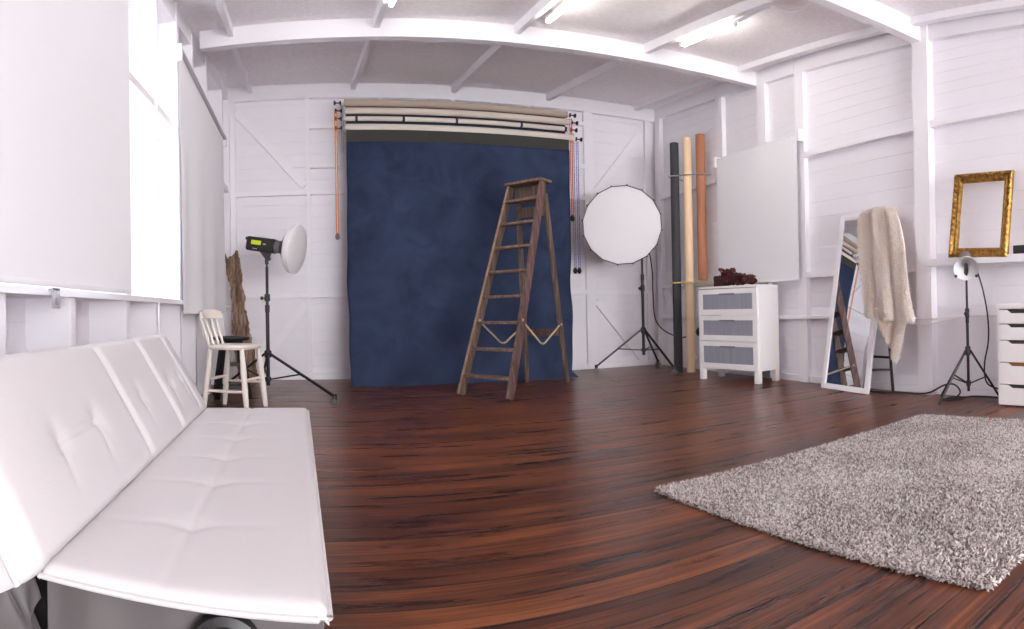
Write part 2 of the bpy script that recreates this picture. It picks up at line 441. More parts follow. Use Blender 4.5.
struct('baseboard_back', MB().b2((XL, D + .01, 0), (XR, PB, .07)), 'paint')

# right wall
mb = MB(); boards(mb, (PR, 7.0), (PR, Y0), (-1, 0), 0, 0, top=(zc(7.0), zc(Y0))); wr = struct('wall_right', mb, 'wall')
studs_r = ((6.76, 6.89), (5.41, 5.53), (4.68, 4.80), (4.125, 4.24), (2.69, 2.835), (1.30, 1.43), (-.1, .03), (-1.4, -1.27))
for a, b in studs_r:
    d = .03 if b == 2.835 else 0
    struct('wall_stud', MB().b2((XR - d, a, 0), (PR, b, zc(a))), 'paint', wr)
edges = [6.76] + [q for ab in studs_r[1:] for q in (ab[1], ab[0])] + [Y0]
bays = list(zip(edges[0::2], edges[1::2]))
for b, a in bays:
    def slab(zf0, zf1, x0):
        m = MB(); m._add([(x0, a, zf0(a)), (PR, a, zf0(a)), (PR, b, zf0(b)), (x0, b, zf0(b)), (x0, a, zf1(a)), (PR, a, zf1(a)), (PR, b, zf1(b)), (x0, b, zf1(b))],
                         [(3, 2, 1, 0), (4, 5, 6, 7), (0, 1, 5, 4), (1, 2, 6, 5), (2, 3, 7, 6), (3, 0, 4, 7)]); return m
    struct('wall_plate', slab(lambda y: zc(y) - .145, lambda y: zc(y) + .002, XR - .004), 'paint', wr)
    struct('wall_rail', slab(lambda y: 2.155, lambda y: 2.205, XR - .012), 'paint', wr)
    sx = 3.965 if b < 3 else XR - .035
    struct('wall_rail', slab(lambda y: 1.03 if b < 3 else 1.0, lambda y: 1.085 if b < 3 else 1.052, sx), 'paint', wr)
struct('wall_rail', MB().b2((XR - .03, 3.70, .61), (PR, 5.41, .645), .008), 'paint', wr)
struct('wall_rail', MB().b2((XR - .01, 5.53, .605), (PR, 6.76, .64), .008), 'paint', wr)
struct('wall_brace', MB().bar((XR + .025, 6.72, .97), (XR + .025, 6.05, .10), .08, .034, up=(1, 0, 0)), 'paint', wr)
struct('baseboard_right', MB().b2((XR + .02, Y0, 0), (PR, 6.89, .06)), 'paint')

# left wall: deep studs, ledge and rail with windows between them
wl = bpy.data.objects.new('wall_left', None); COL.objects.link(wl); wl['kind'] = 'structure'; MW[wl.name] = Matrix.Identity(4)
studs_l = [(-1.3, .06), (-.45, .06), (.4, .06), (1.2, .06), (1.90, .06), (2.53, .055), (3.29, .055), (3.90, .07), (4.50, .06), (5.02, .05), (5.60, .055), (6.40, .06), (6.83, .06)]
mb = MB(); boards(mb, (PL, Y0), (PL, 7.0), (1, 0), 0, .84); struct('wall_boards', mb, 'wall', wl)
mb = MB(); boards(mb, (PL, Y0), (PL, 1.2), (1, 0), 2.20, 0, top=(zc(Y0), zc(1.2))); struct('wall_boards', mb, 'wall', wl)
mb = MB(); boards(mb, (PL, 4.5), (PL, 7.0), (1, 0), 2.20, 0, top=(zc(4.5), zc(7.0))); struct('wall_boards', mb, 'wall', wl)
mb = MB(); boards(mb, (PL, 1.2), (PL, 4.5), (1, 0), 2.74, 0, top=(zc(1.2), zc(4.5))); struct('wall_boards', mb, 'wall', wl)
mb = MB(); boards(mb, (PL, Y0), (PL, 1.2), (1, 0), .84, 2.20); struct('wall_boards', mb, 'wall', wl)
mb = MB(); boards(mb, (PL, 4.5), (PL, 7.0), (1, 0), .84, 2.20); struct('wall_boards', mb, 'wall', wl)
for y, w in studs_l: struct('wall_stud', MB().b2((PL, y, 0), (XL, y + w, zc(y))), 'paint', wl)
struct('trim_1', MB().b2((PL, Y0, .828), (XL + .03, 4.56, .862), .004), 'paint')       # window ledge
struct('trim_2', MB().b2((PL, 4.56, .828), (XL + .0, 6.83, .862)), 'paint')
for k in range(len(studs_l) - 1):
    a, b = studs_l[k][0] + studs_l[k][1], studs_l[k + 1][0]
    struct('wall_rail', MB().b2((PL, a, 2.145), (XL - .004, b, 2.195)), 'paint', wl)
    m = MB(); m._add([(XL - .01, a, zc(a) - .15), (PL, a, zc(a) - .15), (PL, b, zc(b) - .15), (XL - .01, b, zc(b) - .15), (XL - .01, a, zc(a)), (PL, a, zc(a)), (PL, b, zc(b)), (XL - .01, b, zc(b))],
                     [(3, 2, 1, 0), (4, 5, 6, 7), (0, 1, 5, 4), (1, 2, 6, 5), (2, 3, 7, 6), (3, 0, 4, 7)])
    struct('wall_plate', m, 'paint', wl)
wn = 0
for k in range(3, 8):                          # five glazed bays
    a, b = studs_l[k][0] + studs_l[k][1], studs_l[k + 1][0]; wn += 1
    fr = MB()
    for q0, q1 in (((a, .872), (a + .04, 2.165)), ((b - .04, .872), (b, 2.165)), ((a + .04, .872), (b - .04, .912)), ((a + .04, 2.125), (b - .04, 2.165)),
                   ((a, 2.215), (a + .04, 2.76)), ((b - .04, 2.215), (b, 2.76)), ((a + .04, 2.215), (b - .04, 2.255)), ((a + .04, 2.72), (b - .04, 2.76))):
        fr.b2((PL - .03, q0[0], q0[1]), (PL + .03, q1[0], q1[1]))
    w = struct('window_%d' % wn, fr, 'paint')
    struct('window_pane', MB().b2((PL - .004, a + .03, .90), (PL + .002, b - .03, 2.135)), 'glass', w)
    struct('window_pane', MB().b2((PL - .004, a + .03, 2.245), (PL + .002, b - .03, 2.73)), 'glass', w)

# beams and purlins under the ceiling
def beam(name, x0, y0, x1, y1, w, h0, h1):
    """a timber hung under the ceiling: its bottom runs h0..h1 below it"""
    d = V((x1 - x0, y1 - y0, 0)).normalized(); n = V((-d.y, d.x, 0)) * (w / 2)
    def sec(x, y, h): 
        p = V((x, y, 0)); a, b = p - n, p + n
        return [V((a.x, a.y, zc(y) - h)), V((b.x, b.y, zc(y) - h)), V((b.x, b.y, zc(b.y) + .003)), V((a.x, a.y, zc(a.y) + .003))]
    m = MB(); m.prism(sec(x0, y0, h0), sec(x1, y1, h1)); return struct(name, m, 'paint')
beam('trim_3', -1.12, 5.17, 4.13, 4.84, .075, .155, .155)
beam('trim_4', 4.13, 2.775, -1.39, 3.62, .08, .155, .155)
beam('trim_5', -.809, 4.2, -.916, 6.93, .045, .08, .08)
beam('trim_6', .484, 3.75, .257, 6.93, .05, .08, .08)
beam('trim_7', 1.724, 3.4, 1.418, 6.93, .05, .08, .08)
beam('trim_8', 3.007, 3.2, 2.588, 6.93, .05, .08, .08)
beam('trim_9', 4.06, .5, 3.80, 6.93, .06, .055, .055)

# ------------------------------------------------------------------ ceiling lights
def ceiling_light(x0, y0, x1, y1, label):
    t = thing('ceiling_light', (x0, y0, zc(y0) - .125), label, 'ceiling light', 'ceiling tube lights')
    a, b = V((x0, y0, zc(y0) - .082)), V((x1, y1, zc(y1) - .082)); d = (b - a).normalized()
    MB().bar(a - d * .03, b + d * .03, .036, .024, bev=.005).build('housing', 'paint', t)
    MB().bar(a - V((0, 0, .022)), b - V((0, 0, .022)), .03, .026, bev=.010).build('lit_tube', 'tube', t)
    for p, s in ((a, -1), (b, 1)):
        MB().bar(p - V((0, 0, .018)) + d * (.0 * s), p - V((0, 0, .018)) + d * (.035 * s), .036, .038, bev=.007).build('end_cap', 'paint', t)
ceiling_light(.466, 4.52, .525, 3.87, 'lit ceiling tube, only its end showing, above the left part of the backdrop')
ceiling_light(1.72, 4.54, 1.79, 3.90, 'lit ceiling tube cut by the top of the picture, middle one of three')
ceiling_light(2.94, 4.44, 2.995, 3.805, 'complete lit ceiling tube on the beam, nearest the right wall')
o = solo('cable_conduit', MB().tube([(3.03, 3.80, zc(3.8) - .075), (3.04, 3.55, zc(3.55) - .06), (3.07, 3.43, zc(3.43) - .055), (3.16, 3.43, zc(3.43) - .055), (3.245, 3.37, zc(3.37) - .055), (3.246, 3.238, zc(3.24) - .055), (3.20, 3.08, zc(3.08) - .055)], .014),
         'paint', 'white looped conduit on the ceiling beyond the right ceiling tube', 'conduit', (3.2, 3.7, zc(3.7) - .07))

# ------------------------------------------------------------------ blinds and left wall fittings
def blind_fabric(x, ya, yb, z0, z1, amp, nw, curl=0., dz=0.):
    def fn(u, v):
        y = ya + (yb - ya) * u; zt = z1 + dz * u; z = zt + (z0 - zt) * v
        return (x + amp * v * math.sin(nw * u * 2 * PI + 1.3) + curl * v * v, y, z)
    return MB().grid(fn, 60, 16, thick=(-.002, 0, 0))
def side_blind(x, ya, yb, z0, z1, label, group, amp=.006, nw=3, sgn=1, dz=0.):
    t = thing('roller_blind', (x, (ya + yb) / 2, z0), label, 'blind', group)
    blind_fabric(x, ya, yb, z0, z1, amp, nw, 0., dz).build('blind_fabric', 'fabric', t)
    rx = x + .016 if dz else x - .018 * sgn
    MB().cyl((rx, ya - .02, z1 + .012), (rx, yb + .02, z1 + dz + .012), .017).build('roller_tube', 'tubegrey' if dz else 'paint', t)
    MB().bar((x - .001, ya, z0 + .008), (x - .001, yb, z0 + .008), .012, .022, bev=.003).build('bottom_bar', 'fabric', t)
    for yy, zz in ((ya - .03, z1), (yb + .03, z1 + dz)):
        MB().b2((x - .06 if sgn > 0 else x - .02, yy - .02, zz - .07), (x + .03 if sgn > 0 else x + .05, yy + .02, zz + .05), .006).build('bracket', 'paint', t)
    return t
side_blind(-1.03, .35, 2.985, .858, 2.56, 'large pale roller blind drawn down behind the white sofa', None, .004, 2)
side_blind(-1.11, 4.36, 6.14, .757, 2.70, 'grey-white roller blind hanging beyond the sofa, above the cream chair', None, .012, 3, 1, -.14)
side_blind(4.025, 4.165, 5.44, .985, 2.375, 'white roller blind covering the right wall above the frosted-drawer chest', None, .0, 1, -1)
solo('wall_conduit', MB().cyl((-1.142, 3.86, .3), (-1.142, 3.86, 3.05), .009, seg=10).b2((-1.165, 3.845, .9), (-1.13, 3.875, .92)).b2((-1.165, 3.845, 1.9), (-1.13, 3.875, 1.92)), 'paint',
     'thin white vertical pipe on the bright window post behind the sofa', 'pipe', (-1.142, 3.86, .3))
mb = MB().b2((-1.118, 2.245, .775), (-1.112, 2.315, .862), .002).b2((-1.134, 2.25, .85), (-1.112, 2.31, .858))
mb.lathe([(.012, 0), (.018, .002), (.018, .008), (.012, .01)], (-1.112, 2.28, .805), (1, 0, 0), 16)
solo('cord_clip', mb, 'clear', 'clear plastic clip under the edge of the window ledge', 'clip', (-1.12, 2.28, .775))

# ------------------------------------------------------------------ sofa
SA = math.atan2(.1, 1.72)
so = thing('sofa_bed', (-.285, 1.765, 0), 'white faux-leather click-clack sofa under the window ledge', 'sofa', rz=SA)
SX = MW[so.name]
# local frame: x from the back hinge (-.235) to the front edge (+.215), y along the sofa (-.90 near .. +.90 far)
HL = .872; ZT = .342
btn_s = [-.62, -.33, -.08, .18, .44, .70]
def pillow(u, v, e=.06):
    f = lambda t: 1 - math.exp(-min(t, 1 - t) / e * 2.2)
    return f(u) * f(v)
seams = [-.62, -.33, -.08, .18, .44, .70]
def ynear(u): return -HL + .026 - .068 * u
def seat_top(u, v):
    x = -.235 + .45 * u; y = ynear(u) + (HL - ynear(u)) * v
    z = ZT - .004
    # rounded rim
    for t, w in ((u, .45), (1 - u, .45), (v, 2 * HL), (1 - v, 2 * HL)):
        d = t * w
        if d < .016: z -= .012 * (1 - d / .016) ** 2
    z += .012 * pillow(u, v, .1)
    xs = -.235 + .45 * .47
    z -= .0035 * math.exp(-((x - xs) / .008) ** 2)
    for s in seams:
        dx = x - xs; dy = y - s
        z -= .009 * math.exp(-(dx * dx / .0012 + dy * dy / .0012)) + .0028 * math.exp(-(dy / .014) ** 2) * math.exp(-(dx / .13) ** 2)
    return (x, y, z)
def skin(fn, nu, nv, zb):
    """top skin from fn, straight sides down to zb and a flat bottom, closed"""
    m = MB(SX); vs, fs = [], []
    idx = lambda i, j: i * (nv + 1) + j
    for i in range(nu + 1):
        for j in range(nv + 1): vs.append(V(fn(i / nu, j / nv)))
    for i in range(nu):
        for j in range(nv): fs.append([idx(i, j), idx(i + 1, j), idx(i + 1, j + 1), idx(i, j + 1)])
    ring = [idx(i, 0) for i in range(nu + 1)] + [idx(nu, j) for j in range(1, nv + 1)] + [idx(i, nv) for i in range(nu - 1, -1, -1)] + [idx(0, j) for j in range(nv - 1, 0, -1)]
    o = len(vs)
    c = sum((vs[r] for r in ring), V()) / len(ring)
    for r in ring: vs.append(V((vs[r].x, vs[r].y, zb)))
    nr = len(ring)
    for k in range(nr): fs.append([ring[k], o + k, o + (k + 1) % nr, ring[(k + 1) % nr]])
    fs.append([o + k for k in range(nr)])
    m._add(vs, fs); return m
skin(seat_top, 60, 200, ZT - .022).build('seat_cushion', 'leather', so, ang=1.2)
MB(SX).tube([(-.235, ynear(0) - .001, ZT - .020), (.20, ynear(.97) - .001, ZT - .020), (.216, ynear(1) + .006, ZT - .020), (.216, HL, ZT - .020)], .005, smooth=0).build('piping', 'leather', so)
# seat box with slack lining on the near end
def lining(u, v):
    x = -.228 + .436 * u; z = .12 + (ZT - .024 - .12) * v
    y = ynear(u) + .014 + .010 * math.sin(u * 21 + .6) * math.exp(-u * 2.2) * (1 - .3 * v)
    return (x, y, z)
MB(SX).grid(lining, 50, 8, thick=(0, .01, 0)).build('end_lining', 'shaded_lining', so)
sb0 = [(-.229, ynear(.02) + .03), (.209, ynear(.98) + .03), (.209, HL - .01), (-.229, HL - .01)]
MB(SX).prism([V((x, y, .12)) for x, y in sb0], [V((x, y, ZT - .024)) for x, y in sb0]).build('seat_base', 'leather', so)
for yy in (-HL + .09, HL - .09):
    MB(SX).box((-.02, yy, .105), (.40, .05, .04), bev=.006).build('cross_rail', 'blackmetal', so)
for xx in (-.17, .14):
    for yy in (-HL + .12, HL - .12):
        MB(SX).lathe([(.018, 0), (.022, .01), (.026, .11), (.03, .13)], (xx, yy, 0), (0, 0, 1), 18).build('leg', 'chrome', so)
# black-ringed round end of the frame tube
d0 = (.070, -HL + .001, .262)
kn = MB(SX).lathe([(.046, 0), (.056, .004), (.058, .014), (.054, .024), (.042, .028), (.034, .022), (.034, .0)], d0, (0, -1, 0), 40, cap=True).build('end_cap', 'black', so)
MB(SX).lathe([(.0335, 0), (.0335, .016), (.024, .021), (.010, .023), (0, .0235)], d0, (0, -1, 0), 32).build('chrome_disc', 'chrome', kn)
# back cushion: hinged slab leaning towards the wall
BH, BT = .385, .10
bdir = V((-.185, 0, .318)).normalized(); bn = V((bdir.z, 0, -bdir.x))
BO = V((-.222, 0, ZT + .004)) - bdir * .012
bseam = [-.13, .31, .70]
def back_front(u, v):
    h = BH * u; y = -HL - .0 + 2 * HL * v
    d = 0.
    for t, w in ((u, BH), (1 - u, BH), (v, 2 * HL), (1 - v, 2 * HL)):
        q = t * w
        if q < .026: d -= .018 * (1 - q / .026) ** 2
    d += .018 * pillow(u, v, .12)
    for k, s in enumerate(bseam):
        dy = y - s; a = (.010, .013, .008)[k]
        d -= a * math.exp(-(dy / .020) ** 2)
    for yb in (-.615, -.385, .035, .435, .625):
        dy = y - yb; dh = h - .175
        d -= .010 * math.exp(-(dy * dy + dh * dh) / .0011)
        # gathered folds below and above each button
        d -= .0035 * math.exp(-((dy - .022 * (dh / .07)) / .012) ** 2) * math.exp(-((dh + .045) / .045) ** 2)
    if abs(h - .175) < .03 and -.615 < y < -.385: d -= .006 * math.exp(-((h - .175) / .007) ** 2)
    return BO + bdir * h + bn * d + V((0, y, 0))
mbk = MB(SX); nu, nv = 60, 220; vs, fs = [], []
idx = lambda i, j: i * (nv + 1) + j
for i in range(nu + 1):
    for j in range(nv + 1): vs.append(V(back_front(i / nu, j / nv)))
for i in range(nu):
    for j in range(nv): fs.append([idx(i, j), idx(i + 1, j), idx(i + 1, j + 1), idx(i, j + 1)])
ring = [idx(i, 0) for i in range(nu + 1)] + [idx(nu, j) for j in range(1, nv + 1)] + [idx(i, nv) for i in range(nu - 1, -1, -1)] + [idx(0, j) for j in range(nv - 1, 0, -1)]
o0 = len(vs)
for r in ring: vs.append(vs[r] - bn * (BT + (vs[r] - BO).dot(bn)))
nr = len(ring)
for k in range(nr): fs.append([ring[k], o0 + k, o0 + (k + 1) % nr, ring[(k + 1) % nr]])
fs.append([o0 + k for k in range(nr)])
mbk._add(vs, fs); mbk.build('back_cushion', 'leather', so, ang=1.2)
MB(SX).tube([BO - bn * BT * .5 + V((0, -HL - .003, 0)), BO - bn * BT * .5 + bdir * BH * .99 + V((0, -HL - .003, 0))], .006, smooth=0).build('back_piping', 'leather', so)
for yy in (-HL + .10, HL - .10):
    MB(SX).box((-.245, yy, .23), (.06, .05, .16), bev=.01).build('hinge', 'blackmetal', so)
def flap(u, v):
    return (-.232 - .13 * v - .015 * math.sin(u * 6 + v * 5), -HL + .02 + .02 * math.sin(v * 9), .285 - .16 * u + .10 * v + .015 * math.sin(v * 14 + 2 * u))
MB(SX).grid(flap, 20, 24, thick=(0, .008, 0)).build('side_flap', 'shaded_lining', so)

# ------------------------------------------------------------------ cream chair, black stool, plank
CX, CY, CR = -.79, 4.79, -.30
ch = thing('bar_chair', (CX, CY, 0), 'cream painted chair with a spindle back beside the far end of the sofa', 'chair', rz=CR)
X = MW[ch.name]; SH = .492
def seat_out(z, g=0.):
    pts = []
    for k in range(40):
        a = 2 * PI * k / 40; c, s_ = math.cos(a), math.sin(a)
        pts.append(V(((.178 - g) * math.copysign(abs(c) ** .45, c), (.20 - g) * math.copysign(abs(s_) ** .45, s_), z)))
    return pts
m = MB(X); m.prism(seat_out(SH - .018, .012), seat_out(SH, 0)); m.prism(seat_out(SH, 0), seat_out(SH + .018, .006)); m.build('seat', 'cream_paint', ch)
legp = [(-.135, -.15), (-.135, .15), (.135, -.15), (.135, .15)]
foot = [(-.19, -.18), (-.19, .18), (.185, -.18), (.185, .18)]
for (a, b), (c, d) in zip(legp, foot):
    p1, p0 = V((a, b, SH - .01)), V((c, d, 0)); L = (p1 - p0).length
    MB(X).lathe([(.017, 0), (.02, .03), (.024, L * .35), (.022, L * .5), (.025, L * .62), (.018, L * .95), (.017, L)], p0, p1 - p0, 16).build('leg', 'cream_paint', ch)
def on_leg(k, z): 
    p1, p0 = V((*legp[k], SH - .01)), V((*foot[k], 0)); return p0 + (p1 - p0) * (z / (SH - .01))
for a, b, z in ((0, 2, .155), (1, 3, .20), (0, 1, .24), (2, 3, .24)):
    p, q = on_leg(a, z), on_leg(b, z); L = (q - p).length
    MB(X).lathe([(.009, 0), (.013, L * .5), (.009, L)], p, q - p, 12).build('stretcher', 'cream_paint', ch)
for yy in (-.13, -.045, .045, .13):
    p, q = V((-.165, yy * .9, SH + .01)), V((-.245, yy, SH + .24)); L = (q - p).length
    prof = [(.012, 0), (.015, .06 * L), (.010, .12 * L), (.016, .3 * L), (.019, .42 * L), (.011, .55 * L), (.015, .62 * L), (.012, .85 * L), (.010, L)] if abs(yy) > .1 else [(.009, 0), (.013, .45 * L), (.009, L)]
    MB(X).lathe(prof, p, q - p, 14).build('spindle', 'cream_paint', ch)
def crest(u, v):
    a = (u - .5) * 1.0
    yy = .32 * (u - .5); xx = -.255 + .05 * (1 - math.cos(a * 2.2)) * 1.2
    return (xx - .012 * v + .006 * math.sin(PI * v), yy, SH + .225 + .07 * v * (1 - .25 * (2 * u - 1) ** 4))
MB(X).grid(crest, 24, 6, thick=(.030, 0, .004)).build('crest_rail', 'cream_paint', ch)

BX, BY = -.925, 5.42
bs = thing('bar_stool', (BX, BY, 0), 'black stool with a round seat behind the cream chair', 'stool')
MB().lathe([(.0, .515), (.13, .515), (.165, .522), (.172, .535), (.165, .547), (.12, .553), (0, .553)], (BX, BY, 0), (0, 0, 1), 40, cap=False).build('seat', 'black', bs)
MB().lathe([(.05, .47), (.06, .517)], (BX, BY, 0), (0, 0, 1), 20).build('seat_hub', 'black', bs)
for k in range(4):
    a = PI / 4 + k * PI / 2 + .25
    p1, p0 = V((BX + .10 * math.cos(a), BY + .10 * math.sin(a), .52)), V((BX + .20 * math.cos(a), BY + .20 * math.sin(a), 0))
    MB().bar(p0, p1, .042, .042, bev=.006).build('leg', 'black', bs)
for k in range(4):
    a, b = PI / 4 + k * PI / 2 + .25, PI / 4 + (k + 1) * PI / 2 + .25
    for z in ((.12, .26) if k % 2 else (.10, .30)):
        r = .20 - .10 * z / .55
        MB().bar((BX + r * math.cos(a), BY + r * math.sin(a), z), (BX + r * math.cos(b), BY + r * math.sin(b), z), .035, .02, bev=.004).build('stretcher', 'black', bs)

def plank_fn():
    m = MB(); p0, p1 = V((-.905, 6.38, 0)), V((-1.125, 6.70, 1.40)); ax = (p1 - p0)
    side = V((.93, -.36, .0)).normalized(); side = (side - ax.normalized() * side.dot(ax.normalized())).normalized(); nn = ax.normalized().cross(side)
    NS, NR = 44, 26; vs, fs = [], []
    for i in range(NS + 1):
        t = i / NS; w = .098 + .014 * math.sin(t * 7) - .020 * t + .008 * math.sin(t * 31)
        off = .010 * math.sin(t * 9 + 1)
        for k in range(NR):
            a = 2 * PI * k / NR; c, s_ = math.cos(a), math.sin(a)
            q = .009 * math.sin(k * 2.4 + t * 17) + .007 * math.sin(k * 5.1 + t * 43) + .006 * random.uniform(-1, 1)
            x = (w + q) * math.copysign(abs(c) ** .5, c) + off; y = (.024 + q * .8) * math.copysign(abs(s_) ** .5, s_)
            tt = t
            if i == NS: tt = t + (.035 * math.sin(k * 1.9) + .015 * random.uniform(-1, 1)) 
            vs.append(p0 + ax * tt + side * x + nn * y)
    for i in range(NS):
        for k in range(NR): fs.append([i * NR + k, i * NR + (k + 1) % NR, (i + 1) * NR + (k + 1) % NR, (i + 1) * NR + k])
    fs += [list(range(NR))[::-1], [NS * NR + k for k in range(NR)]]
    return m._add(vs, fs)
solo('wooden_plank', plank_fn(), 'plank', 'rotten brown timber plank leaning in the back left corner', 'plank', (-.98, 6.45, 0))

# ------------------------------------------------------------------ light stands
def caster(parent, p, d):
    """twin-wheel swivel castor whose wheels stand on the floor under p"""
    p = V(p); d = V((d[0], d[1], 0)).normalized(); n = V((-d.y, d.x, 0))
    cs = MB().cyl((p.x, p.y, .045), (p.x, p.y, p.z), .011).bar(p * 1 + V((0, 0, .055 - p.z)) - n * .014 - d * .018, p + V((0, 0, .055 - p.z)) - n * .014 + d * .018, .004, .04).build('castor', 'chrome', parent)
    for s in (-1, 1):
        c = V((p.x, p.y, .028)) + n * (.016 * s)
        MB().lathe([(.012, -.008), (.026, -.008), (.028, -.004), (.028, .004), (.026, .008), (.012, .008)], c, n, 20).build('wheel', 'grey', cs)
def stand(base, top, zcol, zlow, feet, label, r=.018, casters=True, knobs=(.9,), foot_z=.07, legr=.012, group='light stands'):
    bx, by = base
    t = thing('light_stand', (bx, by, 0), label, 'light stand', group)
    MB().lathe([(r * .9, zlow - .06), (r, zlow - .05), (r, top * .62), (r * 1.25, top * .62), (r * 1.25, top * .62 + .07), (r * .78, top * .62 + .07), (r * .78, top * .97), (r * .55, top * .97), (r * .55, top)], (bx, by, 0), (0, 0, 1), 18).build('pole', 'blackmetal', t)
    MB().lathe([(r * 1.7, zcol - .04), (r * 1.9, zcol - .03), (r * 1.9, zcol + .02), (r * 1.3, zcol + .03)], (bx, by, 0), (0, 0, 1), 18).build('upper_collar', 'black', t)
    MB().lathe([(r * 1.5, zlow - .02), (r * 1.7, zlow), (r * 1.5, zlow + .02)], (bx, by, 0), (0, 0, 1), 18).build('lower_collar', 'black', t)
    for z in knobs:
        k = MB().cyl((bx, by, z), (bx - .045, by - .02, z), .007).lathe([(.012, 0), (.018, .004), (.018, .018), (.012, .022)], (bx - .04, by - .018, z), (-1, -.4, 0), 12); k.build('knob', 'black', t)
        MB().lathe([(r * 1.35, -.03), (r * 1.5, -.02), (r * 1.5, .03), (r * 1.3, .04)], (bx, by, z), (0, 0, 1), 18).build('clamp', 'black', t)
    for f in feet:
        fx, fy = f[0], f[1]; d = V((fx - bx, fy - by, 0)); dl = d.length; d = d / dl
        p0 = V((bx, by, zcol)) + d * r * 1.6; p1 = V((fx, fy, foot_z))
        lg = MB().bar(p0, p1, legr * 1.7, legr * 1.7, bev=.004); lg.build('leg', 'blackmetal', t)
        q = p0 + (p1 - p0) * .52
        MB().bar(V((bx, by, zlow)) + d * r * 1.4, q, legr * 1.1, legr * 1.1, bev=.002).build('brace', 'blackmetal', t)
        if casters:
            MB().cyl(p1 - V((0, 0, .025)), p1 + V((0, 0, .02)), .018).build('leg_end', 'black', t)
            caster(t, p1 - V((0, 0, .01)), d)
        else:
            MB().sph(p1, legr * 1.25, 10).build('rubber_foot', 'black', t)
    return t

# strobe stand and strobe with its white dish
SBX, SBY = -.63, 5.76
stand((SBX, SBY), 1.235, .375, .13, [(.0, 4.95), (-1.06, 5.98), (-.74, 6.2)], 'black castor light stand in front of the rotten plank, carrying the dish strobe', knobs=(.90,))
st = thing('studio_strobe', (SBX, SBY, 1.235), 'black studio strobe with a lime label and a white dish', 'studio light')
ax = V((.93, -.31, -.175)).normalized(); cbody = V((SBX - .002, SBY, 1.405)); up = V((0, 0, 1))
RB = Matrix((ax, (up.cross(ax)).normalized(), ax.cross(up.cross(ax).normalized()))).transposed()
MB().box(cbody - ax * .045, (.30, .115, .135), RB, bev=.022, seg=3).build('body', 'black', st)
MB().lathe([(.055, 0), (.06, .005), (.06, .06), (.052, .065), (.052, .09)], cbody + ax * .10, ax, 28).build('front_collar', 'grey', st)
MB().box(cbody - ax * .205 + RB @ V((0, 0, .045)), (.035, .05, .03), RB, bev=.008).build('rear_handle', 'black', st)
MB().box(cbody - ax * .195, (.012, .075, .08), RB, bev=.004).build('rear_panel', 'grey', st)
sd = RB @ V((0, -1, 0))
if sd.y > 0: sd = -sd
MB().box(cbody - ax * .085 + sd * .058 + RB @ V((0, 0, .014)), (.105, .006, .042), RB, bev=.004).build('label_plate', 'lime', st)
MB().box(cbody + ax * .005 + sd * .058 + RB @ V((0, 0, .006)), (.03, .004, .012), RB).build('badge', 'silver', st)
MB().box(cbody - ax * .09 + sd * .058 + RB @ V((0, 0, -.045)), (.05, .004, .008), RB).build('badge', 'silver', st)
yk = MB().bar(V((SBX, SBY, 1.222)), V((SBX, SBY, 1.31)), .034, .034, bev=.008)
yk.prism([V((SBX - .085, SBY - .02, 1.373)), V((SBX + .055, SBY - .02, 1.358)), V((SBX + .03, SBY - .02, 1.283)), V((SBX - .02, SBY - .02, 1.283))], [V((SBX - .085, SBY + .02, 1.373)), V((SBX + .055, SBY + .02, 1.358)), V((SBX + .03, SBY + .02, 1.283)), V((SBX - .02, SBY + .02, 1.283))])
yk.build('tilt_bracket', 'black', st)
MB().lathe([(.012, 0), (.02, .006), (.02, .022), (.014, .028)], (SBX + .02, SBY - .02, 1.273), (.3, -1, 0), 14).build('tilt_knob', 'black', st)
bd = cbody + ax * .17
MB().lathe([(.062, -.01), (.09, .015), (.15, .05), (.205, .085), (.225, .12), (.228, .122), (.210, .09), (.15, .06), (.09, .03)], bd, ax, 48, cap=False).build('dish_shell', 'black', st)
MB().lathe([(.206, .083), (.2265, .105), (.2335, .148), (.230, .153), (.222, .150)], bd, ax, 48, cap=False).build('dish_rim', 'dishside', st)
MB().lathe([(.231, .150), (.215, .158), (.15, .166), (.07, .171), (0, .172)], bd, ax, 48, cap=False).build('dish_diffuser', 'dish', st)

# octabox and its stand
OX, OY = 3.522, 6.29
stand((OX, OY), 1.74, .49, .25, [(2.99, 6.49), (3.90, 6.60), (3.60, 5.74)], 'black castor light stand under the round softbox', knobs=(.98,), r=.017)
OC = V((3.145, 6.06, 1.69)); on = V((-.46, -.885, .02)).normalized()
ob = thing('softbox', (OX, OY, 1.74), 'large round white softbox on a stand right of the backdrop', 'softbox')
NR, RR = 16, .450
a0 = PI / 16 + .06
MB().lathe([(RR - .004, -.004), (RR - .03, .002), (RR * .6, .012), (RR * .3, .018), (0, .02)], OC, on, NR, cap=False, a0=a0).build('diffuser', 'diff', ob, ang=1.)
MB().lathe([(RR - .006, .002), (RR + .004, .0), (RR + .004, -.035), (RR - .004, -.037), (RR - .02, -.02)], OC, on, NR, cap=False, a0=a0).build('rim', 'black', ob, smooth=False)
MB().lathe([(RR, -.03), (RR * .86, -.11), (RR * .6, -.19), (RR * .28, -.245), (.07, -.26), (.07, -.25), (RR * .5, -.19), (RR * .85, -.10)], OC, on, NR, cap=False, a0=a0).build('shell', 'black', ob, smooth=False)
Rf = frame_from(on, V((0, 0, 1)))
for k in range(NR):
    a = a0 + 2 * PI * k / NR; p = OC + Rf @ V((math.cos(a) * (RR + .004), math.sin(a) * (RR + .004), -.012))
    MB().bar(p - on * .018, p + on * .018, .016, .016, bev=.004).build('rod_tip', 'black', ob)
hb = OC - on * .26
MB().lathe([(.075, 0), (.075, .05), (.06, .06), (.06, .22), (.05, .23)], hb, -on, 24).build('flash_head', 'black', ob)
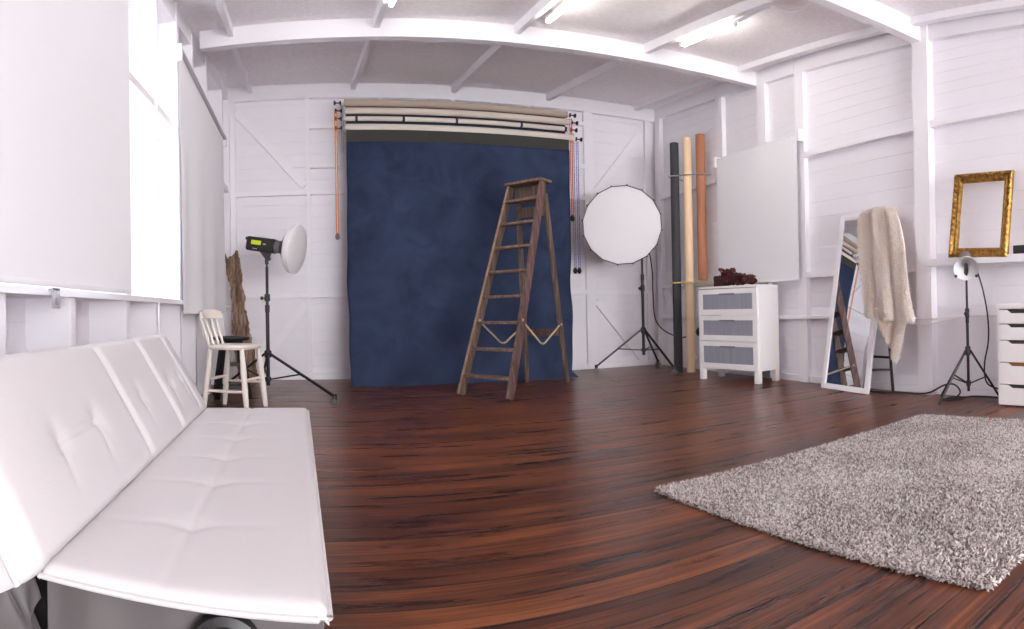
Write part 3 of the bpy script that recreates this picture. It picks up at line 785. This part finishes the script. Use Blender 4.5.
MB().bar((OX, OY, 1.70), hb - on * .10 + V((0, 0, -.02)), .05, .05, bev=.01).build('tilt_bracket', 'black', ob)
solo('power_cable', MB().tube([(3.46, 6.24, 1.60), (3.58, 6.24, 1.45), (3.70, 6.36, 1.2), (3.74, 6.42, .95), (3.80, 6.48, .62), (3.91, 6.44, .46), (4.01, 6.22, .38), (4.035, 6.05, .42), (4.06, 5.98, .45)], .008),
     'cable', 'black cable hanging from the softbox to the wall socket', 'cable', (3.7, 6.5, .4))
solo('wall_socket', MB().b2((XR + .02, 5.93, .40), (PR, 6.01, .50), .006).b2((XR - .01, 5.95, .42), (XR + .03, 5.99, .48), .006), 'black', 'small dark socket with plug behind the standing paper rolls', 'socket', (XR + .04, 5.97, .40))

# small reflector lamp
LX, LY = 3.88, 2.262
stand((LX, LY), .945, .385, .14, [(3.655, 2.38), (3.95, 2.02), (3.99, 2.57)], 'small black light stand beside the white drawer unit', r=.011, casters=False, knobs=(.655,), foot_z=.012, legr=.009)
lp = thing('reflector_lamp', (LX, LY, .945), 'small silver reflector lamp in front of the gold frame', 'lamp')
la = V((-.78, -.46, -.50)).normalized(); lc = V((LX - .005, LY, 1.03))
MB().lathe([(.026, -.01), (.045, .005), (.07, .03), (.085, .062), (.092, .095), (.0935, .098), (.088, .094), (.080, .062), (.065, .032), (.04, .010), (.02, .0)], lc, la, 40, cap=False).build('reflector', 'reflector', lp)
MB().lathe([(.0, -.135), (.036, -.133), (.044, -.125), (.046, -.03), (.040, .0)], lc, la, 28).build('housing', 'grey', lp)
MB().lathe([(.010, 0), (.011, .02), (.015, .035), (.016, .045), (.012, .055), (0, .060)], lc, la, 20).build('bulb', 'black', lp)
MB().lathe([(.034, .006), (.034, .016), (.022, .018)], lc, la, 24).build('bulb_ring', 'silver', lp)
for s in (-1, 1):
    q = lc + la * .07 + V((.4 * s, -.6 * s, 0)).normalized() * .075 + V((0, 0, -.065))
    MB().sph(q, .012, 10).build('wing_nut', 'black', lp)
MB().bar((LX, LY, .925), (LX, LY, 1.0), .026, .03, bev=.006).build('tilt_bracket', 'black', lp)
solo('power_cable', MB().tube([(LX + .03, LY - .03, 1.05), (3.89, 2.17, .95), (3.90, 2.13, .80), (3.90, 2.10, .62), (3.90, 2.10, .45), (3.89, 2.13, .28), (3.90, 2.12, .15), (3.95, 2.06, .10), (4.02, 2.0, .08)], .006),
     'cable', 'thin black cable trailing down from the reflector lamp', 'cable', (3.90, 2.1, .08))
solo('floor_cable', MB().tube([(3.90, 3.22, .012), (3.95, 3.10, .008), (4.0, 2.95, .008), (4.02, 2.80, .008), (4.0, 2.68, .03), (4.01, 2.56, .09), (4.02, 2.47, .10), (3.99, 2.40, .05), (3.93, 2.42, .01), (3.85, 2.48, .008), (3.83, 2.40, .008), (3.90, 2.33, .012), (3.98, 2.38, .012), (3.96, 2.46, .012), (3.86, 2.44, .016), (3.90, 2.34, .02), (4.0, 2.30, .02), (4.03, 2.15, .02), (4.04, 1.95, .01)], .007),
     'cable', 'black cable looping over the floor below the reflector lamp', 'cable', (3.95, 2.6, 0))
solo('wall_cable', MB().tube([(4.045, 2.95, .625), (4.03, 2.80, .61), (4.035, 2.66, .61), (4.06, 2.45, .625), (4.065, 2.2, .632), (4.065, 1.95, .635)], .007).tube([(4.045, 2.95, .625), (4.02, 2.76, .565), (4.05, 2.55, .60), (4.06, 2.42, .628)], .006),
     'whitecable', 'white cable strung along the right wall behind the reflector lamp', 'cable', (4.06, 2.4, .6))

# ------------------------------------------------------------------ roller system on the back wall
RY = 6.55
def dumbbell(p, d):
    d = V(d)
    m = MB().lathe([(.0, 0), (.020, .002), (.026, .012), (.012, .022), (.007, .028), (.007, .055), (.014, .060), (.026, .070), (.024, .082), (0, .084)], p, d, 18, cap=False)
    return m
def roll(zc_, r, x0, x1, m, label, extra=None, kx=.028):
    t = thing('backdrop_roll', ((x0 + x1) / 2, RY, zc_), label, 'backdrop roll', 'wall-mounted backdrop rolls')
    MB().lathe([(r * .55, -.002), (r * .98, 0), (r, .003), (r, x1 - x0 - .003), (r * .98, x1 - x0), (r * .55, x1 - x0 + .002)], (x0, RY, zc_), (1, 0, 0), 32).build('paper_tube', m, t)
    dumbbell((x0 - kx, RY, zc_), (-1, 0, 0)).build('end_knob', 'black', t)
    dumbbell((x1 + kx, RY, zc_), (1, 0, 0)).build('end_knob', 'black', t)
    MB().cyl((x0 - kx - .005, RY, zc_), (x1 + kx + .005, RY, zc_), .008).build('axle', 'silver', t)
    return t
roll(3.028, .038, .145, 2.70, 'paper_tan', 'tan backdrop roll, topmost on the back wall')
roll(2.942, .036, .155, 2.725, 'paper_cream', 'plain cream backdrop roll directly below the topmost tan roll')
r3 = roll(2.857, .025, .15, 2.715, 'paper_pale', 'slim cream backdrop roll with dark clips, third from the top')
r4 = roll(2.753, .046, .155, 2.775, 'paper_pale', 'thick pale backdrop roll carrying the blue canvas')
for x in (.265, .78, 1.37, 2.12, 2.66):
    MB().lathe([(.0255, 0), (.028, .004), (.028, .024), (.0255, .028)], (x, RY, 2.857), (1, 0, 0), 24).build('clip', 'navy', r3)
solo('cloth_strip', MB().grid(lambda u, v: (.165 + 2.53 * u, RY + .056 + .004 * math.sin(u * 30), 3.03 - .25 * v), 40, 2, thick=(0, .004, 0)), 'navy', 'navy cloth showing between the upper backdrop rolls', 'cloth', (1.4, RY + .05, 2.80))
for x, lb in ((.133, 'beige upright bracket holding the left ends of the backdrop rolls'), (2.70, 'beige upright bracket holding the right ends of the backdrop rolls')):
    t = thing('roll_bracket', (x, D, 2.62), lb, 'bracket', 'backdrop roll brackets')
    MB().b2((x - .02, D - .13, 2.55 if x < 1 else 2.71), (x + .012, D - .10, 3.09), .004).build('upright', 'paper_cream', t)
    for z in (3.028, 2.942, 2.857, 2.753):
        MB().bar((x - .004, D - .11, z - .012), (x - .004, RY - .012, z - .012), .012, .018, bev=.003).build('hook', 'silver', t)
    for z in (2.74, 3.06):
        MB().bar((x - .004, D + .01, z), (x - .004, D - .11, z), .02, .02).build('wall_arm', 'silver', t)
def chain(x, z1, z0, m, wm, label, gap=.011, y=None):
    y = RY - .028 if y is None else y
    t = thing('chain', (x, y, z0), label, 'pull chain', 'roller pull chains')
    for s in (-1, 1):
        prof = []; z = 0.; H = z1 - z0 - .03
        n = int(H / .019)
        for k in range(n):
            h = k * .019; prof += [(.0035, h), (.0075, h + .005), (.0075, h + .011), (.0035, h + .016)]
        MB().lathe(prof, (x + gap * s, y, z0 + .03), (0, 0, 1), 8).build('bead_strand', m, t)
    MB().lathe([(0, -.035), (.014, -.033), (.024, -.015), (.026, .0), (.022, .02), (.012, .035), (.006, .04), (0, .042)], (x, y, z0), (0, 0, 1), 20, cap=False).build('weight', wm, t)
chain(.056, 2.95, 1.575, 'orange', 'grey', 'orange pull chain with a dark weight at the left edge of the backdrop', y=RY - .02)
chain(2.735, 2.99, 1.81, 'red', 'black', 'red pull chain, shortest of those right of the backdrop')
chain(2.778, 2.84, 1.20, 'chain_bw', 'black', 'black and white pull chain between the red and blue chains', y=RY + .02)
chain(2.822, 2.74, 1.20, 'chain_bl', 'black', 'blue and white pull chain, outermost right of the backdrop', y=RY + .0)

# canvas backdrop
cv = thing('canvas_backdrop', (1.4, RY, 0), 'mottled blue canvas backdrop hanging to the floor', 'backdrop')
def canvas(u, v):
    z = 2.60 * (1 - v); 
    y = RY - .047 + .02 * v - .40 * max(0, v - .2) ** 1.6 / .8 ** 1.6
    y += (.006 * math.sin(u * 9 + 1) + .004 * math.sin(u * 23)) * (.3 + v)
    xl = .165 - .02 * math.sin(min(v * 1.6, 1) * PI) * 0 + .012 * math.sin(v * 9) * v - .008 * math.sin(v * 24) * v - .015 * v
    xr = 2.705 - .39 * (RY - .047 - y) - .02 * v + .010 * math.sin(v * 17 + 1) * v + .008 * math.sin(v * 29) * v
    x = xl + (xr - xl) * u
    if v > .97:
        k = (v - .97) / .03; x += .085 * k * max(0, (u - .93) / .07)
        z = max(z, .002); y -= .02 * k
    if u > .9: y += .012 * math.sin(v * 14) * (u - .9) * 10 * v
    return (x, y, max(z, .003))
MB().grid(canvas, 70, 110, thick=(0, .003, 0)).build('canvas_sheet', 'canvas', cv, ang=2.)
MB().grid(lambda u, v: (.165 + 2.535 * u, RY - .048 + .002 * math.sin(u * 15), 2.722 - .128 * v), 30, 2, thick=(0, .004, 0)).build('top_band', 'olive', cv)

# ------------------------------------------------------------------ step ladder
F1, F2, K1, K2 = V((1.117, 5.317, 0)), V((1.435, 4.857, 0)), V((1.955, 5.97, 0)), V((2.295, 5.70, 0))
Fm, Km = (F1 + F2) / 2, (K1 + K2) / 2; e = (F2 - F1).normalized(); HT = 1.975
TT = Fm + (Km - Fm) * .70 + V((0, 0, HT)); dp = V((-e.y, e.x, 0)); dp = dp if dp.dot(Km - Fm) > 0 else -dp
TF1, TF2 = TT - e * .195, TT + e * .195
TK1, TK2 = TT - e * .165 + dp * .07 - V((0, 0, .10)), TT + e * .165 + dp * .07 - V((0, 0, .10))
ld = thing('step_ladder', (Fm.x, Fm.y, 0), 'old brown wooden step ladder in front of the blue backdrop', 'ladder')
def stile(a, b, m, w=.085, t=.03):
    return MB().bar(a, b, t, w, up=dp, bev=.004).build('stile', m, ld)
def lbar(a, b, w, t): # w along depth, t along e
    R = Matrix((e, (b - a).normalized().cross(e).normalized(), (b - a).normalized())).transposed()
    return MB().box((a + b) / 2, (t, w, (b - a).length), R, bev=.004)
lbar(F1, TF1, .085, .028).build('stile', 'ladder', ld)
lbar(F2, TF2, .085, .028).build('stile', 'ladder_red', ld)
# bare worn front edges of the stiles
for a, b in ((F1, TF1), (F2, TF2)):
    ff = (b - a).normalized().cross(e).normalized(); ff = ff if ff.dot(dp) < 0 else -ff
    lbar(a + ff * .0425, b + ff * .0425, .004, .026).build('stile_edge', 'ladder_edge' if a is F1 else 'ladder', ld)
lbar(K1, TK1, .06, .026).build('rear_leg', 'ladder', ld); lbar(K2, TK2, .06, .026).build('rear_leg', 'ladder', ld)
def at(a, b, z): return a + (b - a) * (z / b.z)
for k in range(8):
    z = .170 + .2345 * k
    p, q = at(F1, TF1, z), at(F2, TF2, z)
    R = Matrix((e, dp, V((0, 0, 1)))).transposed()
    MB().box((p + q) / 2, ((q - p).length - .02, .095, .026), R, bev=.005).build('tread', 'tread', ld)
R = Matrix((e, dp, V((0, 0, 1)))).transposed()
MB().box(TT + dp * .02 + V((0, 0, .015)), (.44, .20, .026), R, bev=.006).build('top_platform', 'tread', ld)
MB().box(TT + dp * .055 - V((0, 0, .09)), (.36, .025, .16), R, bev=.004).build('apron', 'ladder', ld)
MB().box(at(K1, TK1, 1.72) * .5 + at(K2, TK2, 1.72) * .5, (.33, .022, .10), R, bev=.004).build('rear_rail', 'ladder', ld)
MB().box(at(K1, TK1, .52) * .5 + at(K2, TK2, .52) * .5, (.44, .022, .065), R, bev=.004).build('rear_rail', 'ladder_red', ld)
for s, (a, ta), (b, tb) in ((0, (F1, TF1), (K1, TK1)), (1, (F2, TF2), (K2, TK2))):
    p, q = at(a, ta, .66), at(b, tb, .60); mid = (p + q) / 2
    MB().tube([p, p * .7 + q * .3 - V((0, 0, .13)), mid - V((0, 0, .20)), p * .3 + q * .7 - V((0, 0, .13)), q], .009).sph(p, .02, 10).sph(q, .02, 10).build('rope', 'rope', ld)

# ------------------------------------------------------------------ paper rolls standing by the right wall
def standing(x, y, z0, z1, r, m, label):
    t = thing('paper_roll', (x, y, z0), label, 'paper roll', 'paper rolls standing by the right wall')
    MB().lathe([(r * .6, 0), (r, 0), (r, z1 - z0 - .004), (r * .97, z1 - z0), (r * .62, z1 - z0), (r * .60, z1 - z0 - .05), (r * .6, 0)], (x, y, z0), (0, 0, 1), 36, cap=False).build('paper', m, t)
    MB().lathe([(r * .48, .01), (r * .60, .01), (r * .60, z1 - z0 + .004), (r * .48, z1 - z0 + .004), (r * .48, .01)], (x, y, z0), (0, 0, 1), 24, cap=False).build('core_tube', 'paper_tan', t)
standing(3.77, 5.92, 0, 2.65, .051, 'roll_charcoal', 'charcoal paper roll standing nearest the back corner')
standing(3.875, 5.81, 0, 2.70, .052, 'roll_cream', 'buff cream paper roll standing between the charcoal and terracotta rolls')
standing(3.985, 5.70, 1.053, 2.725, .054, 'roll_brown', 'terracotta brown paper roll propped on the wall rail')
def strap(z, m, label):
    P = [(4.06, 6.12, z), (3.90, 6.02, z), (3.79, 6.0, z), (3.715, 5.965, z), (3.70, 5.90, z), (3.76, 5.85, z), (3.82, 5.77, z), (3.90, 5.69, z), (3.98, 5.635, z), (4.06, 5.60, z)]
    solo('strap', MB().tube(P, .0075), m, label, 'strap', (4.06, 5.9, z), 'straps round the paper rolls')
strap(1.03, 'yellowstrap', 'yellow strap round the paper rolls level with the chest top')
strap(2.26, 'silver', 'grey wire strap round the upper part of the paper rolls')
solo('wall_hook', MB().cyl((4.08, 5.50, 2.36), (3.99, 5.50, 2.36), .008).sph((3.985, 5.50, 2.36), .014, 10).b2((4.075, 5.48, 2.33), (4.10, 5.52, 2.39), .003), 'silver', 'small metal hook beside the top of the wall blind', 'hook', (4.08, 5.5, 2.36))

# ------------------------------------------------------------------ chest of drawers
A, B = V((3.555, 5.18, 0)), V((3.705, 4.415, 0)); W = .78; DEP = .338; H = .95
fx = (A - B).normalized()                # along the front, near corner to far corner
dy = V((-fx.y, fx.x, 0)); dy = dy if dy.x > 0 else -dy
cx = Matrix((dy, fx, V((0, 0, 1)))).transposed().to_4x4(); cx.translation = B   # local: x depth, y width, z up
ct = thing('chest_of_drawers', B + fx * W / 2 + dy * DEP / 2, 'white three-drawer chest with frosted drawer fronts', 'chest')
LB = .115
body = MB(cx)
body.b2((0.016, 0, LB), (DEP, .018, H - .02)).b2((0.016, W - .018, LB), (DEP, W, H - .02)).b2((DEP - .008, .018, LB), (DEP, W - .018, H - .02)).b2((0.016, .018, LB), (DEP - .008, W - .018, LB + .02))
body.build('body', 'chest', ct, smooth=False)
MB(cx).b2((0, -.002, H - .022), (DEP, W + .002, H), .003).build('top_board', 'chest', ct)
gaps = [LB + .004, .400, .660, H - .026]
for k in range(3):
    z0, z1 = gaps[k] + .003, gaps[k + 1] - .003
    y0, y1 = .006, W - .006; b_ = .055; bt = .05; bb = .055
    fr = MB(cx)
    fr.b2((0, y0, z0), (.02, y0 + b_, z1)).b2((0, y1 - b_, z0), (.02, y1, z1)).b2((0, y0 + b_, z0), (.02, y1 - b_, z0 + bb)).b2((0, y0 + b_, z1 - bt), (.02, y1 - b_, z1))
    dr = fr.build('drawer', 'chest', ct, smooth=False)
    MB(cx).b2((.007, y0 + b_ - .004, z0 + bb - .004), (.013, y1 - b_ + .004, z1 - bt + .004)).build('frosted_pane', 'frost', dr, smooth=False)
    MB(cx).b2((-.004, W / 2 - .10, z1 - bt - .010), (.004, W / 2 + .10, z1 - bt + .006), .003).build('handle', 'handlegrey', dr)
for yy in (.0, W - .055):
    for xx in (.002, DEP - .057):
        MB(cx).b2((xx, yy, 0), (xx + .055, yy + .055, LB), .003).build('leg', 'chest', ct)

# dried flowers on the chest
fl = thing('dried_flowers', cx @ V((.13, .50, H)), 'bunch of dark maroon dried flowers lying on the white chest', 'flowers')
MB(cx).box((.13, .57, H + .055), (.10, .13, .11), Matrix.Rotation(.15, 3, 'Z'), bev=.012).build('wrapping', 'maroon_dark', fl)
pm = MB(cx)
for k in range(260):
    if k < 70: c = V((.13 + random.gauss(0, .028), .50 + random.gauss(0, .04), H + .10 + random.gauss(0, .03)))
    else:
        t = random.random(); c = V((.13 + random.gauss(0, .035), .52 - .36 * t, H + .02 + (random.random() ** .7) * (.105 * (1 - .55 * t)) + .02 * math.sin(t * 20)))
    c.z = max(c.z, H + .022); R = Matrix.Rotation(random.uniform(0, 6.28), 3, 'Z') @ Matrix.Rotation(random.uniform(-1.3, 1.3), 3, 'X'); s = random.uniform(.022, .036)
    def pet(u, v):
        a = (u - .5) * 2; b = v; return c + R @ V((a * s * math.sin(PI * (.15 + .8 * b)), (b - .5) * s * 1.8, s * .5 * (a * a + (b - .5) ** 2 * 2)))
    pm.grid(pet, 4, 4, thick=(0, 0, .0015))
pm.build('blossoms', 'maroon', fl)

# ------------------------------------------------------------------ mirror, throw and the black stool behind
BL, BR = V((3.805, 3.685, .020)), V((3.818, 3.168, .0))
me_ = (BR - BL); MWd = me_.length; me_ = me_ / MWd
TLg = V((4.06, 3.43, 1.52)); mu = (TLg - BL); mu = mu - me_ * mu.dot(me_); MH = 1.53; mu = mu.normalized(); mn = mu.cross(me_); mn = mn if mn.x < 0 else -mn
mx_ = Matrix((me_, mu, mn)).transposed().to_4x4(); mx_.translation = BL
mi = thing('floor_mirror', (BL + BR) / 2, 'tall white-framed mirror leaning on the right wall under the fur throw', 'mirror')
fwd = .045
fr = MB(mx_)
for lo, hi in (((0, 0), (fwd, MH)), ((MWd - fwd, 0), (MWd, MH)), ((fwd, 0), (MWd - fwd, fwd)), ((fwd, MH - fwd), (MWd - fwd, MH))):
    fr.b2((lo[0], lo[1], -.012), (hi[0], hi[1], .014), .003)
fr.build('mirror_frame', 'paint', mi)
MB(mx_).b2((fwd - .006, fwd - .006, -.008), (MWd - fwd + .006, MH - fwd + .006, .004)).build('mirror_glass', 'mirror', mi, smooth=False)

fs_ = thing('folding_stool', (3.98, 3.2, 0), 'black stool with thin legs beside the leaning mirror', 'stool')
for (x0, y0_), (x1, y1_) in (((4.03, 3.075), (4.005, 3.10)), ((4.045, 3.45), (4.02, 3.40)), ((3.865, 3.22), (3.945, 3.20)), ((3.915, 3.55), (3.965, 3.46))):
    MB().bar((x0, y0_, 0), (x1, y1_, .60), .024, .024, bev=.003).build('leg', 'blackmetal', fs_)
for p, q in (((4.022, 3.083, .19), (3.89, 3.213, .19)), ((4.037, 3.434, .19), (3.93, 3.52, .19)), ((4.018, 3.087, .29), (4.034, 3.426, .29)), ((3.905, 3.21, .29), (3.938, 3.507, .29))):
    MB().bar(p, q, .016, .02, bev=.003).build('stretcher', 'blackmetal', fs_)
MB().prism([V(p) for p in ((4.02, 3.07, .60), (4.03, 3.42, .60), (3.96, 3.48, .60), (3.935, 3.18, .60))], [V(p) for p in ((4.02, 3.07, .63), (4.03, 3.42, .63), (3.96, 3.48, .63), (3.94, 3.18, .63))]).build('seat', 'black', fs_)

th = thing('fur_throw', (3.80, 2.95, .28), 'cream faux-fur throw draped over the mirror corner', 'throw')
def mirror_x(y, z):   # front face of the mirror plane at height z
    p = BL + mu * ((z - BL.z) / mu.z); return p.x + (y - p.y) * (me_.x / me_.y) * 1.0
def throw_main(u, v):
    z = 1.555 - .91 * v - .03 * (1 - v) ** 6 * (2 * u - 1) ** 2 + .03 * u * v * -1.6
    yl = 3.36 + .02 * math.sin(v * 5) - .19 * v; yr = 3.015 - .325 * v ** .85 - .015 * math.sin(v * 6)
    y = yl + (yr - yl) * u
    fold = .028 * math.sin(u * 2 * PI * 2.4 + .5) * (.35 + .65 * v) + .012 * math.sin(u * 2 * PI * 5 + v * 3)
    x = min(mirror_x(y, z), 4.06) - .060 - fold - .05 * math.sin(PI * min(1, u)) * (.3 + .3 * v) - .05 * v
    if v < .06: x += .05 * (1 - v / .06) ** 2; 
    return (x, y, z)
def throw_flap(u, v):
    w = (1 - v) ** .75
    yl, yr = 3.085, 2.73
    yt = yl + (yr - yl) * u; y = yt * w + 2.87 * (1 - w) + .0
    z = .72 - .06 * u - .37 * v + .10 * u * v * (1 - v) * 2
    x = min(mirror_x(y, z), 3.90) - .085 - .022 * math.sin(u * 7 + v * 3)
    return (x, y, z)
MB().grid(throw_main, 40, 60, thick=(.016, 0, 0)).grid(throw_flap, 24, 24, thick=(.012, 0, 0)).build('throw_backing', 'furbase', th, ang=2.)
def sample(fn, n, flip=1):
    U, Vv = rng.random(n), rng.random(n); P = np.zeros((n, 3)); Nn = np.zeros((n, 3)); h = 1e-3
    for i in range(n):
        u, v = U[i], Vv[i]; p = V(fn(u, v)); a = V(fn(min(u + h, 1), v)) - V(fn(max(u - h, 0), v)); b = V(fn(u, min(v + h, 1))) - V(fn(u, max(v - h, 0)))
        nn = a.cross(b); nn = nn.normalized() if nn.length > 1e-9 else V((-1, 0, 0))
        if nn.x > 0: nn = -nn
        P[i] = p; Nn[i] = nn
    return P, Nn
P1, N1 = sample(throw_main, 34000); P2, N2 = sample(throw_flap, 9000)
tufts('fur_pile', np.vstack([P1, P2]), np.vstack([N1, N2]), .034, .0021, .95, 'fur', th, droop=np.array([0, 0, -.8]))

# ------------------------------------------------------------------ drawer unit, gold frame, black box
du = thing('drawer_unit', (3.93, 1.78, 0), 'white five-drawer unit at the right edge of the picture', 'drawer unit')
DX, Y1, Y2, DH = 3.80, 1.61, 1.975, .725
bdy = MB().b2((DX + .004, Y1, .012), (4.07, Y1 + .016, DH - .02)).b2((DX + .004, Y2 - .016, .012), (4.07, Y2, DH - .02)).b2((4.06, Y1 + .016, .012), (4.07, Y2 - .016, DH - .02)).b2((DX + .004, Y1 + .016, .012), (4.06, Y2 - .016, .03))
bdy.build('body', 'chest', du, smooth=False)
MB().b2((DX - .004, Y1 - .002, DH - .038), (4.072, Y2 + .002, DH), .003).build('top_board', 'chest', du)
MB().b2((DX + .02, Y1 + .01, 0), (4.06, Y2 - .01, .014)).build('plinth', 'notch', du)
zs = [.022, .156, .311, .467, .582, .682]
yc_ = (Y1 + Y2) / 2
for k in range(5):
    z0, z1 = zs[k] + .003, zs[k + 1] - .003; ya, yb = Y1 + .018, Y2 - .018
    pts = [(ya, z0), (yb, z0), (yb, z1), (yc_ + .105, z1), (yc_ + .075, z1 - .022), (yc_ - .075, z1 - .022), (yc_ - .105, z1), (ya, z1)]
    dr = MB().prism([V((DX, y, z)) for y, z in pts], [V((DX + .016, y, z)) for y, z in pts]).build('drawer', 'chest', du, smooth=False)
    MB().b2((DX + .015, yc_ - .11, z1 - .026), (DX + .02, yc_ + .11, z1 + .002)).build('grip_recess', 'notch_wood' if k == 1 else 'notch', dr, smooth=False)

gf = thing('picture_frame', (4.0, 2.19, 1.0855), 'empty carved gold picture frame standing on the wall shelf', 'picture frame')
GW, GH = .505, .65; gb0 = V((3.985, 2.468, 1.0855)); gu = V((.065, -.028, .60)).normalized(); ge = V((0, -1, 0)); ge = (ge - gu * ge.dot(gu)).normalized(); ge = V((0, ge.y, ge.z)).normalized(); gn = gu.cross(ge); gn = gn if gn.x < 0 else -gn
gx = Matrix((ge, gu, gn)).transposed().to_4x4(); gx.translation = gb0
prof = [(0, 0), (0, .022), (.006, .034), (.018, .040), (.030, .034), (.038, .022), (.046, .020), (.052, .026), (.058, .024), (.064, .014), (.072, .012), (.072, 0)]
def moulding(P, d, inn, L):
    m = MB(gx); vs, fs = [], []; n = 90; K = len(prof)
    for i in range(n + 1):
        t = i / n
        for k, (w, h) in enumerate(prof):
            s0, s1 = w, L - w; sl = s0 + (s1 - s0) * t
            orn = 0.
            if 2 <= k <= 5: orn = .0065 * math.sin(sl * 150 + k * 1.4) * abs(math.sin(sl * 47)) + .004 * math.sin(sl * 300 + k)
            if 7 <= k <= 8: orn = .003 * math.sin(sl * 420)
            p = P + d * sl + inn * (w + orn * .4); vs.append(V((p.x, p.y, h + orn)))
    for i in range(n):
        for k in range(K): fs.append([i * K + k, i * K + (k + 1) % K, (i + 1) * K + (k + 1) % K, (i + 1) * K + k])
    fs += [list(range(K))[::-1], [n * K + k for k in range(K)]]
    m._add(vs, fs); return m.build('moulding', 'gold', gf, ang=.9)
X_, Y_ = V((1, 0, 0)), V((0, 1, 0))
moulding(V((0, 0, 0)), X_, Y_, GW); moulding(V((0, GH, 0)), X_, -Y_, GW); moulding(V((0, 0, 0)), Y_, X_, GH); moulding(V((GW, 0, 0)), Y_, -X_, GH)
solo('black_case', MB().b2((3.98, 1.77, 1.0855), (4.03, 1.925, 1.148), .006), 'black', 'small black box on the wall shelf right of the gold frame', 'box', (4.0, 1.84, 1.0855))

# ------------------------------------------------------------------ rug
rg = thing('shag_rug', (2.25, 1.45, 0), 'grey shag rug on the dark floorboards', 'rug')
RC = [V((1.225, 2.135, 0)), V((1.355, .765, 0)), V((3.45, .83, 0)), V((3.225, 2.24, 0))]
def rug_pt(u, v): return (RC[0] * (1 - u) + RC[3] * u) * (1 - v) + (RC[1] * (1 - u) + RC[2] * u) * v
MB().grid(lambda u, v: rug_pt(u, v) + V((0, 0, .012)), 30, 24, thick=(0, 0, -.011)).build('backing', 'rugbase', rg)
n = 110000
U = rng.random(n); Vv = rng.random(n)
c = [np.array(p) for p in RC]
P = (c[0] * (1 - U)[:, None] + c[3] * U[:, None]) * (1 - Vv)[:, None] + (c[1] * (1 - U)[:, None] + c[2] * U[:, None]) * Vv[:, None]
P[:, 2] = .010
ne = 7000
eu = rng.random(ne); es = rng.integers(0, 4, ne); EP = np.zeros((ne, 3)); cc = c + [c[0]]
order = [(c[0], c[1]), (c[1], c[2]), (c[2], c[3]), (c[3], c[0])]
ctr = sum(c) / 4; EN = np.zeros((ne, 3))
for k, (a, b) in enumerate(order):
    q = es == k; EP[q] = a + (b - a) * eu[q][:, None]
    d_ = (b - a) / np.linalg.norm(b - a); nrm = np.array([-d_[1], d_[0], 0]); nrm = nrm if nrm @ ((a + b) / 2 - ctr) > 0 else -nrm
    EN[q] = nrm * .8 + np.array([0, 0, .6])
EP[:, 2] = rng.uniform(.002, .012, ne); EN /= np.linalg.norm(EN, axis=1)[:, None]
P = np.vstack([P, EP]); NRM = np.vstack([np.tile([0, 0, 1.], (n, 1)), EN])
tufts('rug_pile', P, NRM, .016, .0036, 1.5, 'rug', rg)

# ------------------------------------------------------------------ daylight, camera
SKY, FILL_BELOW = 9.0, 10.5
w = bpy.data.worlds.new('daylight'); S.world = w; w.use_nodes = True
wt = w.node_tree; bg = wt.nodes['Background']
# overcast sky; brighter lower half added to lift the ceiling through the open end
wtc = wt.nodes.new('ShaderNodeTexCoord'); wsp = wt.nodes.new('ShaderNodeSeparateXYZ'); wt.links.new(wtc.outputs['Generated'], wsp.inputs[0])
wmr = wt.nodes.new('ShaderNodeMapRange'); wmr.inputs['From Min'].default_value = -.08; wmr.inputs['From Max'].default_value = .04
wmr.inputs['To Min'].default_value = FILL_BELOW; wmr.inputs['To Max'].default_value = SKY
wt.links.new(wsp.outputs[2], wmr.inputs[0]); wt.links.new(wmr.outputs[0], bg.inputs[1])
bg.inputs[0].default_value = (.965, .98, 1., 1)

f_, cx_, cy_, yaw, pit, rol = 603.5, 540.5, 305.9, .344, .008, -.0185
cd = bpy.data.cameras.new('camera'); cam = bpy.data.objects.new('camera', cd); COL.objects.link(cam); S.camera = cam
cd.type = 'PANO'; cd.panorama_type = 'CENTRAL_CYLINDRICAL'      # the photograph is a cylindrical wide view
cd.central_cylindrical_range_u_min = -cx_ / f_; cd.central_cylindrical_range_u_max = (1024 - cx_) / f_
cd.central_cylindrical_range_v_min = -(629 - cy_) / f_; cd.central_cylindrical_range_v_max = cy_ / f_
cd.central_cylindrical_radius = 1.
cd.clip_start = .02; cd.clip_end = 100
c_, s_ = math.cos, math.sin
Rz = Matrix(((c_(yaw), -s_(yaw), 0), (s_(yaw), c_(yaw), 0), (0, 0, 1))); Rx = Matrix(((1, 0, 0), (0, c_(pit), s_(pit)), (0, -s_(pit), c_(pit)))); Ry = Matrix(((c_(rol), 0, s_(rol)), (0, 1, 0), (-s_(rol), 0, c_(rol))))
RT = (Ry @ Rx @ Rz).transposed()
mw = Matrix((RT @ V((1, 0, 0)), RT @ V((0, 0, 1)), -(RT @ V((0, 1, 0))))).transposed().to_4x4(); mw.translation = (-.006, .036, .739)
cam.matrix_world = mw

S.view_settings.view_transform = 'Standard'; S.view_settings.look = 'None'; S.view_settings.gamma = 1.; S.view_settings.use_curve_mapping = False
S.view_settings.exposure = .80
S.cycles.max_bounces = 12; S.cycles.diffuse_bounces = 8; S.cycles.glossy_bounces = 5; S.cycles.transmission_bounces = 8
S.cycles.use_denoising = True
